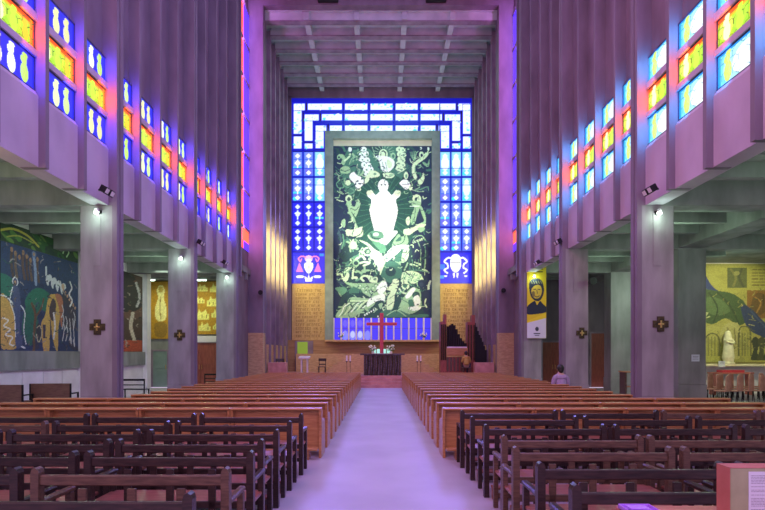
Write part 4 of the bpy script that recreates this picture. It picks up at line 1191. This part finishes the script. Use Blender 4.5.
def chair(loc, rz, label, mat='darkwood', name='wooden_chair'):
    root = empty(name, loc, rz)
    MB().box(-.24,.24,-.24,.24,.42,.46,.01).build('seat', mat, root)
    MB().box(-.24,.24,.2,.24,.78,.95,.01).box(-.2,.2,.205,.235,.55,.62).build('backrest', mat, root)
    for x in (-.22,.18):
        for y in (-.22,.2): MB().box(x,x+.04,y,y+.04,0,.95 if y > 0 else .42).build('leg', mat, root)
    return tag(root, label, 'chair')
chair((PX(322,30.5), 30.5, .63), 0, 'dark wooden chair left of the altar by the ochre wall')
chair((PX(279,28.9), 29.2, .63), .3, 'dark wooden chair beside the left marble block')
for side, a, b in (('left', 261, 286), ('right', 475, 504)):
    x0_, x1_ = PX(a, 28.2), PX(b, 28.2)
    x0_ = max(x0_, -XC+.02); x1_ = min(x1_, XC-.02)
    o = MB().box(x0_, x1_, 28.3, 28.75, .63, PZ(362.5,28.3), .02).build('marble_block', 'dais'); tag(o, 'low pink marble block at the %s end of the chancel steps' % side, 'balustrade')
# small square boxes / baskets above left block
o = MB().box(-.35,.35,-.1,.1,0,.3,.02).box(-.25,-.05,-.12,-.1,.08,.22,mi=1).box(.05,.25,-.12,-.1,.08,.22,mi=1).build('offering_box', ['midwood','brass'], loc=(PX(279,33), 33.0, .63+.5)); o.location.z = PZ(363.5,33)
root = o; tag(o, 'small brown box with two brass plates near the left chancel wall', 'box')
st = MB().box(-.4,.4,-.15,.15,.63,PZ(363.5,33)-.0).build('plinth_block', 'sand', loc=(PX(279,33), 33.0, 0)); tag(st, 'sandstone plinth carrying the small brown box', 'plinth')

# organ
Do = 29.6
ox = lambda px: PX(px, Do)
oz = lambda p: PZ(p, Do)
root = empty('pipe_organ', (ox(457), Do, .63))
X0 = ox(457); Z0 = .63
def ob(m, a, b, t, bt, y0, y1, mi=0, bev=0): m.box(ox(a)-X0, ox(b)-X0, y0, y1, oz(bt)-Z0, oz(t)-Z0, bev, mi); return m
for a, b, t in ((440.5,446.5,318.5), (467.5,475,319)):
    m = MB(); ob(m, a, b, t+3, 374.6, 0, .7); m2 = m
    ob(m, a+ (b-a)*.55, b, t-4, t+3, 0, .5); m.build('tower', 'doorwood', root)
    m = MB()
    for q in range(3):
        x = ox(a+1+q*(b-a-2)/2)-X0; m.tube((x,-.04,oz(360)-Z0),(x,-.04,oz(t+6)-Z0),.045,seg=8)
    m.build('pipe', 'bronze', root)
m = MB(); ob(m, 446, 468, 348, 356, -.05, .6, 0, .02); m.build('keyboard_case', 'lightwood', root)
m = MB(); ob(m, 447, 467, 346.6, 348, -.02, .3); m.build('music_desk', 'plaster', root)
m = MB(); ob(m, 446, 468, 357, 375.1, .1, .7); m.build('lower_case', 'doorwood', root)
m = MB()
for i in range(6): ob(m, 447+i*3.4, 448.6+i*3.4, 357.5, 371, .02, .1)
m.build('case_slats', 'midwood', root)
for i in range(9):
    pxx = 448.5+i*2.2; t = (326,325,323.5,325,329,334,338,341,343)[i]
    x = ox(pxx)-X0
    MB().tube((x,.3,oz(347)-Z0),(x,.3,oz(t)-Z0),.075,seg=10).build('pipe', 'iron', root)
tag(root, 'small organ with red brown towers and dark pipes right of the altar', 'organ')
# stepped black pipe set to its right
root = empty('pipe_rack', (PX(480,30.4)-.12, 30.4, .63))
for i in range(8):
    x = PX(476.5+i*1.55,30.4)-PX(480,30.4)
    t = (323,327,331,335,338,342,346,350)[i]
    MB().box(x-.05,x+.05,-.15,.25,0,PZ(t,30.4)-.63,.006).build('pipe', 'iron', root)
MB().box(-.35,.5,-.3,.35,0,.5,.01).build('base', 'iron', root)
tag(root, 'black stepped set of organ pipes against the right chancel wall', 'organ pipes')

# ================================================================== LAMPS AND FITTINGS
def pillar_lamp(x, y, z, label, power=8, wall=-1):
    root = empty('spot_lamp', (x, y, z))
    MB().tube((0,.0,.0),(0,-.14,-.02),.02,seg=8).box(-.05,.05,-.02,.0,-.05,.05).build('bracket', 'iron', root)
    sd = MB().lathe([(.03,.07),(.055,.04),(.06,-.02)], 0, -.14, 12).build('shade', 'plaster', root)
    MB().ball((0,-.14,-.035), .048).build('bulb', 'bulb', sd)
    tag(root, label, 'lamp', 'spot lamps on the pillars')
    l = bpy.data.lights.new('spot_lamp_light', 'POINT'); l.energy = power; l.color = (.62,1,.74); l.shadow_soft_size = .05
    lo = bpy.data.objects.new('spot_lamp_light', l); C.objects.link(lo); lo.location = (x, y-.30, z-.16)
for (px, py_, d, lab) in ((99,212,12.38,'glowing spot lamp at the top of the nearest left pillar'),(182,258,17.5,'glowing spot lamp at the top of the middle left pillar'),(227.5,277,22.62,'glowing spot lamp at the top of the farthest left pillar'),
                          (657,213,12.38,'glowing spot lamp at the top of the nearest right pillar'),(533.5,276,22.62,'glowing spot lamp at the top of the farthest right pillar')):
    pillar_lamp(PX(px,d), d+.03, PZ(py_,d), lab)
def flood(x, y, z, rz, label):
    root = empty('twin_floodlight', (x, y, z), rz)
    MB().box(-.02,.02,-.14,0,-.02,.02).box(-.16,.16,-.15,-.12,-.015,.015).build('bracket','iron',root)
    for s in (-.11,.11):
        hd = MB().box(s-.085,s+.085,-.28,-.13,-.08,.08,.012,rot=(.5,'X'),piv=(s,-.15,0)).build('floodlight_head','iron',root)
        MB().box(s-.06,s+.06,-.29,-.28,-.055,.055,rot=(.5,'X'),piv=(s,-.15,0)).build('lens','plaster',hd)
    tag(root, label, 'floodlight', 'twin floodlights on the parapets')
for px, py_, sg, lab in ((99.5,190,-1,'black twin floodlight on the left parapet by the nearest pillar'),(196,242,-1,'small black twin floodlight on the left parapet near the middle pillar'),(221,262,-1,'black twin floodlight on the far end of the left parapet'),
                         (657.5,189,1,'black twin floodlight on the right parapet by the nearest pillar'),(563,241,1,'small black twin floodlight on the right parapet near the middle pillar'),(541.5,262,1,'black twin floodlight on the far end of the right parapet')):
    Xf = (XL if sg < 0 else XR)
    d = F*Xf/abs(px-381)
    flood(sg*(Xf+.02), d, PZ(py_, d), -sg*PI/2 if False else (PI/2 if sg < 0 else -PI/2), lab)
# dark bracket speakers
for px, py_, d, lab in ((590.5,282,17.4,'round black speaker on the side of the middle right pillar'),(261.5,293,27.2,'small black bracket speaker on the left chancel pier'),(502.5,291,27.2,'small black bracket speaker on the right chancel pier')):
    root = empty('speaker', (PX(px,d), d, PZ(py_,d)))
    MB().tube((0,-.25,0),(0,-.02,.0),.13,.09,seg=14).build('horn','iron',root); MB().box(-.03,.03,-.04,.1,-.03,.03).build('bracket','iron',root)
    tag(root, lab, 'speaker')
# aisle ceiling lamps: long tubes under the ribs
def tube_lamp(x, y, z, label, L_=1.4, p=40, col=(.75,1,.78)):
    root = empty('tube_lamp', (x, y, z))
    MB().box(-L_/2-.05, L_/2+.05, -.06, .06, 0, .06, .01).build('housing', 'plaster', root)
    MB().tube((-L_/2,0,-.025),(L_/2,0,-.025),.02,seg=8).build('tube', 'tube', root)
    tag(root, label, 'lamp')
    l = bpy.data.lights.new('tube_light', 'AREA'); l.shape = 'RECTANGLE'; l.size = L_; l.size_y = .1; l.energy = p; l.color = col
    lo = bpy.data.objects.new('tube_light', l); C.objects.link(lo); lo.location = (x, y, z-.06)
tube_lamp(-10.1, 26.3, ZA-.4, 'lit tube lamp in front of the golden castle panel', 1.8, 60, (1,1,.6))
tube_lamp(-12.3, 26.3, ZA-.4, 'lit tube lamp before the narrow golden relief', .8, 34, (1,1,.6))

# banner on the farthest right pillar
Db = 22.5
w = (546.2-527)*Db/F; h = (338.3-261)*Db/F
p = Paint(19.2, 77.3, 60, 230, (214,184,30))
p.rect(0,0,19.2,6,(206,176,28))
for y, a, b in ((5.6,11,16),(8.2,7.5,16),(10.8,8.5,15.5)):
    x = a
    while x < b: p.line([(x,y),(x+.9,y)], .8, (70,60,30), False); x += 1.25
p.poly([(0,60),(19.2,52),(19.2,58),(0,63)], (226,196,40)); p.poly([(0,62),(19.2,57),(19.2,77.3),(0,77.3)], (206,200,222))
INK = (26,30,58)
p.blob([(2,24),(4,19),(9,17),(14,19),(16.4,24),(17,30),(15.5,36),(12,40),(7,39),(3.4,34)], (40,42,58)); p.ell(9.6,30,5.2,7.6,(206,178,60)); p.blob([(3,26),(5,20),(10,19),(15,22),(15.4,27),(12,24),(8,24.5),(5,27)], INK)
for i in range(5): p.line([(4+i*2.4,20),(5.2+i*2.4,22.5)], .7, (150,140,90), False)
p.line([(6.6,28.5),(8.6,28.2)], .8, INK, False); p.line([(11,28.2),(13,28.6)], .8, INK, False); p.line([(9.8,29),(10.4,32.4)], .6, INK, False); p.line([(7.8,35),(10,36),(12.2,34.8)], .8, INK); p.ell(6.4,33,1.6,3,(120,104,60))
p.blob([(0,46),(4,42),(8,40),(10,44),(13,40),(16,43),(19.2,46),(19.2,51),(10,53),(0,53)], INK)
p.ell(10,68,1.8,2.2,(60,56,80)); p.line([(7,72.5),(13,72.5)], .9, (60,56,80), False); p.line([(8,74.4),(12,74.4)], .6, (60,56,80), False)
root = empty('hanging_banner', (PX(527,Db), Db, PZ(338.3,Db)))
put('cloth', p.mesh('cloth', 'paint', w, h, .012), root)
MB().tube((-.03,.0,h),(w+.03,.0,h),.015,seg=8).build('rod','iron',root)
tag(root, 'yellow banner with a dark printed portrait on the farthest right pillar', 'banner')

# cardboard box with printed sheet, table, lilac tray (bottom right)
root = empty('low_table', (2.15, 2.85, 0))
zt = .86
MB().box(-.62, .9, -.35, .42, zt-.04, zt, .008).build('table_top', 'table', root)
for x in (-.58,.82):
    for y in (-.3,.35): MB().box(x,x+.05,y,y+.05,0,zt-.04).build('leg','table',root)
tag(root, 'red brown table corner holding the lilac tray and the cardboard box', 'table')
root = empty('cardboard_box', (2.062, 2.95, zt+.002))
bw, bd, bh = .42, .12, PZ(468.5,2.95)-zt
MB().box(0,bw,0,bd,0,bh,.003).box(-.0,.0005,.0,bd,0,bh).build('carton','cardboard',root)
MB().box(-.003,0.0,.002,bd-.002,.002,bh-.002).build('side_face','boxside',root, label='red printed side of the carton')
MB().box(-.003,bw,-.002,bd,bh,bh+.003).build('flap','boxside',root, label='red printed top flap')
m = MB().box(.105,.30,-.003,-.001,.03,bh-.02)
r = random.Random(2)
z = bh-.045
while z > .06:
    x = .12; 
    e_ = r.uniform(.22,.28)
    while x < e_:
        l = r.uniform(.006,.02); m.box(x, min(x+l,e_), -.0037, -.003, z, z+.0025, mi=1); x += l+.004
    z -= .009 if r.random() < .8 else .02
m.build('printed_sheet', ['paper','ink'], root, label='white sheet of small print stuck on the front')
tag(root, 'cardboard box with a printed sheet on the table at bottom right', 'box')
root = empty('plastic_tray', (1.525, 3.06, zt+.001))
m = MB(); m.box(0,.20,0,.16,0,.004).box(0,.006,0,.16,0,.025,.001).box(.194,.20,0,.16,0,.025,.001).box(0,.20,0,.006,0,.025,.001).box(0,.20,.154,.16,0,.025,.001).build('tray','lilac',root)
MB().box(.03,.15,.05,.12,.02,.028,.002).build('lid','lilac',root)
tag(root, 'shallow lilac plastic tray on the red brown table', 'tray')

# ================================================================== PEOPLE
def skin_body(name, V, E_, R, mats, parent=None, root_i=0, sub=2):
    me = bpy.data.meshes.new(name); me.from_pydata(V, E_, [])
    o = bpy.data.objects.new(name, me); C.objects.link(o)
    if parent: o.parent = parent
    sk = o.modifiers.new('Skin', 'SKIN'); sk.use_smooth_shade = True
    for i, v in enumerate(me.skin_vertices[0].data):
        v.radius = (R[i], R[i]) if not isinstance(R[i], tuple) else R[i]; v.use_root = (i == root_i)
    ss = o.modifiers.new('Sub', 'SUBSURF'); ss.levels = sub; ss.render_levels = sub
    me.materials.append(M[mats])
    return o
def seated(loc, rz, label, top, seat=.45, lean=.0, hands_fwd=.35, hands_z=.68):
    root = empty('person', loc, rz)
    z = seat
    # faces +y ; pelvis at origin
    V = [(0,0,z+.10),(0,.02+lean*.3,z+.30),(0,.03+lean*.8,z+.50),(0,.03+lean,z+.60),(0,.05+lean*1.2,z+.70),(0,.06+lean*1.3,z+.79)]
    R = [(.17,.13),(.145,.11),(.165,.115),(.09,.08),(.055,.058),(.082,.10)]
    E_ = [(0,1),(1,2),(2,3),(3,4),(4,5)]
    for s in (-1,1):
        b = len(V)
        V += [(s*.10,.12,z+.08),(s*.12,.44,z+.07),(s*.12,.46,z-.20),(s*.12,.42,.07),(s*.13,.58,.04)]
        R += [(.10,.09),(.07,.07),(.058,.058),(.042,.042),(.04,.028)]
        E_ += [(0,b),(b,b+1),(b+1,b+2),(b+2,b+3),(b+3,b+4)]
        a = len(V)
        V += [(s*.19,.03+lean,z+.54),(s*.24,.06+lean*.7,z+.30),(s*.14,hands_fwd-.06,hands_z),(s*.11,hands_fwd,hands_z)]
        R += [(.065,.065),(.047,.047),(.030,.030),(.034,.02)]
        E_ += [(3,a),(a,a+1),(a+1,a+2),(a+2,a+3)]
        for q in range(5):
            f = len(V); dx = (q-1.5)*.018 if q < 4 else -s*.05
            V += [(s*.11+dx,hands_fwd+(.05 if q < 4 else .01),hands_z+.0),(s*.11+dx*1.1,hands_fwd+(.085 if q in (1,2) else .07 if q < 4 else .045),hands_z-.018)]
            R += [.009,.007]; E_ += [(a+3,f),(f,f+1)]
    body = skin_body('body', V, E_, R, 'skin', root)
    # clothing follows the limbs, a little larger
    TV = V[:4]; TR = [(r[0]+.015, r[1]+.015) for r in R[:4]]; TE = [(0,1),(1,2),(2,3)]
    for s, a in ((-1, 11), (1, 30)):
        pass
    idx = [i for i in range(len(V))]
    # arm chains start after 5 leg verts
    base = [6, 6+5+4+10]
    for b in base:
        a = b+5; n0 = len(TV)
        TV += [V[a], V[a+1], V[a+2]]; TR += [(R[a][0]+.016,)*2, (R[a+1][0]+.014,)*2, (R[a+2][0]+.012,)*2]
        TE += [(3,n0),(n0,n0+1),(n0+1,n0+2)]
    skin_body('jacket', TV, TE, TR, top, root)
    LV = [V[0]]; LR = [(.185,.14)]; LE = []
    for b in base:
        n0 = len(LV); LV += [V[b],V[b+1],V[b+2],V[b+3]]; LR += [(R[b+i][0]+.014,)*2 for i in range(4)]
        LE += [(0,n0),(n0,n0+1),(n0+1,n0+2),(n0+2,n0+3)]
    skin_body('trousers', LV, LE, LR, 'trouser', root)
    hz = V[5]
    m = MB(); m.ball((hz[0],hz[1]-.025,hz[2]+.035), .112, (.92,1.0,1.02), seg=16); m.ball((hz[0],hz[1]-.07,hz[2]-.03),.08,(1,.8,1.1),seg=12)
    m.build('hair', 'hair', root)
    f = MB(); yf = hz[1]+.10
    f.ball((0,yf,hz[2]-.01),.018,(.8,1.2,1.4),seg=8); f.ball((-.09,hz[1]+.01,hz[2]-.005),.02,(.5,1,1.4),seg=8); f.ball((.09,hz[1]+.01,hz[2]-.005),.02,(.5,1,1.4),seg=8)
    f.build('face_features', 'skin', root)
    e = MB(); e.ball((-.033,yf-.012,hz[2]+.02),.011,seg=8).ball((.033,yf-.012,hz[2]+.02),.011,seg=8).box(-.025,.025,yf-.02,yf-.004,hz[2]-.055,hz[2]-.048)
    e.build('eyes_and_mouth', 'hair', root)
    tag(root, label, 'person')
    return root
pp = seated((PX(562,16.25), 16.27, 0), 0.05, 'person in a grey violet jacket seated with back turned in the right pews', 'shirt', .46, .05)
pp.scale = (1.1, 1, 1.08)
pq = seated((PX(466,28.95), 28.75, .63), 0, 'dark-haired person in mustard seated at the organ right of the altar', 'mustard', .46, .12, .42, .78)
root = empty('organ_stool', (PX(466,28.95), 28.75, .63))
MB().box(-.25,.25,-.16,.2,.40,.45,.01).build('seat','midwood',root)
for x in (-.22,.18):
    for y in (-.14,.14): MB().box(x,x+.04,y,y+.04,0,.40).build('leg','midwood',root)
tag(root, 'plain wooden stool under the person at the organ', 'stool')

# ================================================================== LIGHT
def area(name, loc, target, sx, sy, energy, col, spread=PI):
    l = bpy.data.lights.new(name, 'AREA'); l.shape = 'RECTANGLE'; l.size = sx; l.size_y = sy; l.energy = energy; l.color = col; l.spread = spread
    o = bpy.data.objects.new(name, l); C.objects.link(o); o.location = loc
    o.rotation_euler = (Vector(target)-Vector(loc)).to_track_quat('-Z', 'Y').to_euler()
    return o
def spot(name, loc, target, energy, ang, col, blend=.5, r=.15):
    l = bpy.data.lights.new(name, 'SPOT'); l.energy = energy; l.spot_size = math.radians(ang); l.spot_blend = blend; l.color = col; l.shadow_soft_size = r
    o = bpy.data.objects.new(name, l); C.objects.link(o); o.location = loc
    o.rotation_euler = (Vector(target)-Vector(loc)).to_track_quat('-Z', 'Y').to_euler()
    return o
# unseen fill lamps added behind the camera, high across the nave and overhead
area('west_window_light', (4, -3.5, 9), (-7, 14, 9), 6, 12, 520, (.58,.34,1.0), 2.3)
area('west_window_light', (-4, -3.5, 9), (7, 14, 9), 6, 12, 520, (1.0,.34,.60), 2.3)
area('clerestory_light', (5.9, 9, 15), (-6.6, 14, 6), 12, 4, 780, (.58,.34,1.0), 2.6)  # added lamps tinting the opposite nave wall, no window there
area('clerestory_light', (-5.9, 9, 15), (6.4, 14, 6), 12, 4, 780, (1.0,.34,.60), 2.6)
area('nave_ceiling_light', (0, 9, 21.5), (0, 10, 0), 8, 16, 1050, (.54,.42,1))  # added overhead fill, violet over pews and floor
area('nave_ceiling_light', (0, 22, 21.5), (0, 22, 0), 8, 8, 500, (.55,.42,1))
area('chancel_ceiling_light', (0, 31.5, 20.0), (0, 31.5, 0), 8, 4, 320, (.45,1,.80))  # added greenish fill hung in the chancel, no fitting
spot('chancel_uplight', (0, 26.0, 6.0), (0, 31.5, 20.8), 1700, 60, (.42,.85,1), .6, .4)  # added to brighten the coffer faces from below
# unseen spots with no fittings, aimed at pews, tall mural and inscriptions
for sg in (-1, 1): spot('blue_window_light', (sg*4.6, 34.6, 11), (sg*1.0, 15, 0), 4600, 95, (.24,.20,1), 1.0, 1.2)  # added spots for a blue sheen on pews and aisle floor
for y_, e_ in ((9.5, 60), (14.9, 60), (20.0, 60)):
    for sg, x_ in ((-1, 9.2), (1, 9.0), (1, 14.5)):
        l = bpy.data.lights.new('aisle_lamp_light', 'POINT'); l.energy = e_; l.color = (.62,1,.66); l.shadow_soft_size = .2  # added points with no fittings, greening the aisle ceilings
        lo = bpy.data.objects.new('aisle_lamp_light', l); C.objects.link(lo); lo.location = (sg*x_, y_, 4.9)
l = bpy.data.lights.new('warm_aisle_light', 'POINT'); l.energy = 90; l.color = (1,.72,.3); l.shadow_soft_size = .3  # unseen warm fill added to yellow the near left pews
lo = bpy.data.objects.new('warm_aisle_light', l); C.objects.link(lo); lo.location = (-8.2, 8.0, 4.6)
for sg in (-1, 1): spot('mural_spot_low', (sg*4.6, 30.6, 8.5), (0, 35.3, 7.0), 650, 55, (.80,1,.84))  # extra spots added to brighten the lower mural
spot('mural_spot', (0, 28.6, 7.0), (0, 35.3, 11.8), 2900, 62, (.93,1,.88))
spot('mural_centre_spot', (0.3, 28.8, 14.0), (.1, 35.3, 12.6), 2400, 19, (.97,1,.95), .7)
for sg in (-1, 1): spot('inscription_spot', (sg*3.2, 30.5, 8.0), (sg*5.2, 35.3, 4.6), 240, 60, (1,.88,.55))
spot('chapel_spot', (16, 19.5, 5.7), (16.3, 23.6, 3.6), 620, 80, (1,.95,.55))
spot('aisle_spot_left', (-8.2, 15.3, 5.6), (-11.5, 16.8, 2.6), 130, 95, (.85,.95,.95))  # unseen fill added for the left aisle murals
spot('aisle_spot_left', (-8.2, 20.0, 5.6), (-11.5, 21.8, 2.6), 110, 95, (.95,.95,.9))
area('aisle_right_light', (11.5, 20, 5.4), (11.5, 24, 0), 2, 3, 120, (.8,1,.8))  # unseen fill added over the far aisle bays
area('aisle_left_light', (-9.2, 22, 5.4), (-9.2, 24, 0), 2, 3, 60, (.8,1,.8))
W = bpy.data.worlds.new('World'); S.world = W; W.use_nodes = True
W.node_tree.nodes['Background'].inputs['Color'].default_value = (.75,.62,.85,1); W.node_tree.nodes['Background'].inputs['Strength'].default_value = .8

# ================================================================== CAMERA
cam = bpy.data.cameras.new('camera'); co = bpy.data.objects.new('camera', cam); C.objects.link(co)
co.location = (0, 0, EYE); co.rotation_euler = (PI/2, 0, 0)
cam.sensor_width = 36; cam.lens = 36*F/765
cam.shift_x = (382.5-381)/765; cam.shift_y = (354-255)/765
cam.clip_end = 200
S.camera = co
S.view_settings.view_transform = 'Standard'; S.view_settings.look = 'None'; S.view_settings.gamma = 1
S.view_settings.exposure = 0
S.cycles.use_denoising = True
S.cycles.max_bounces = 6
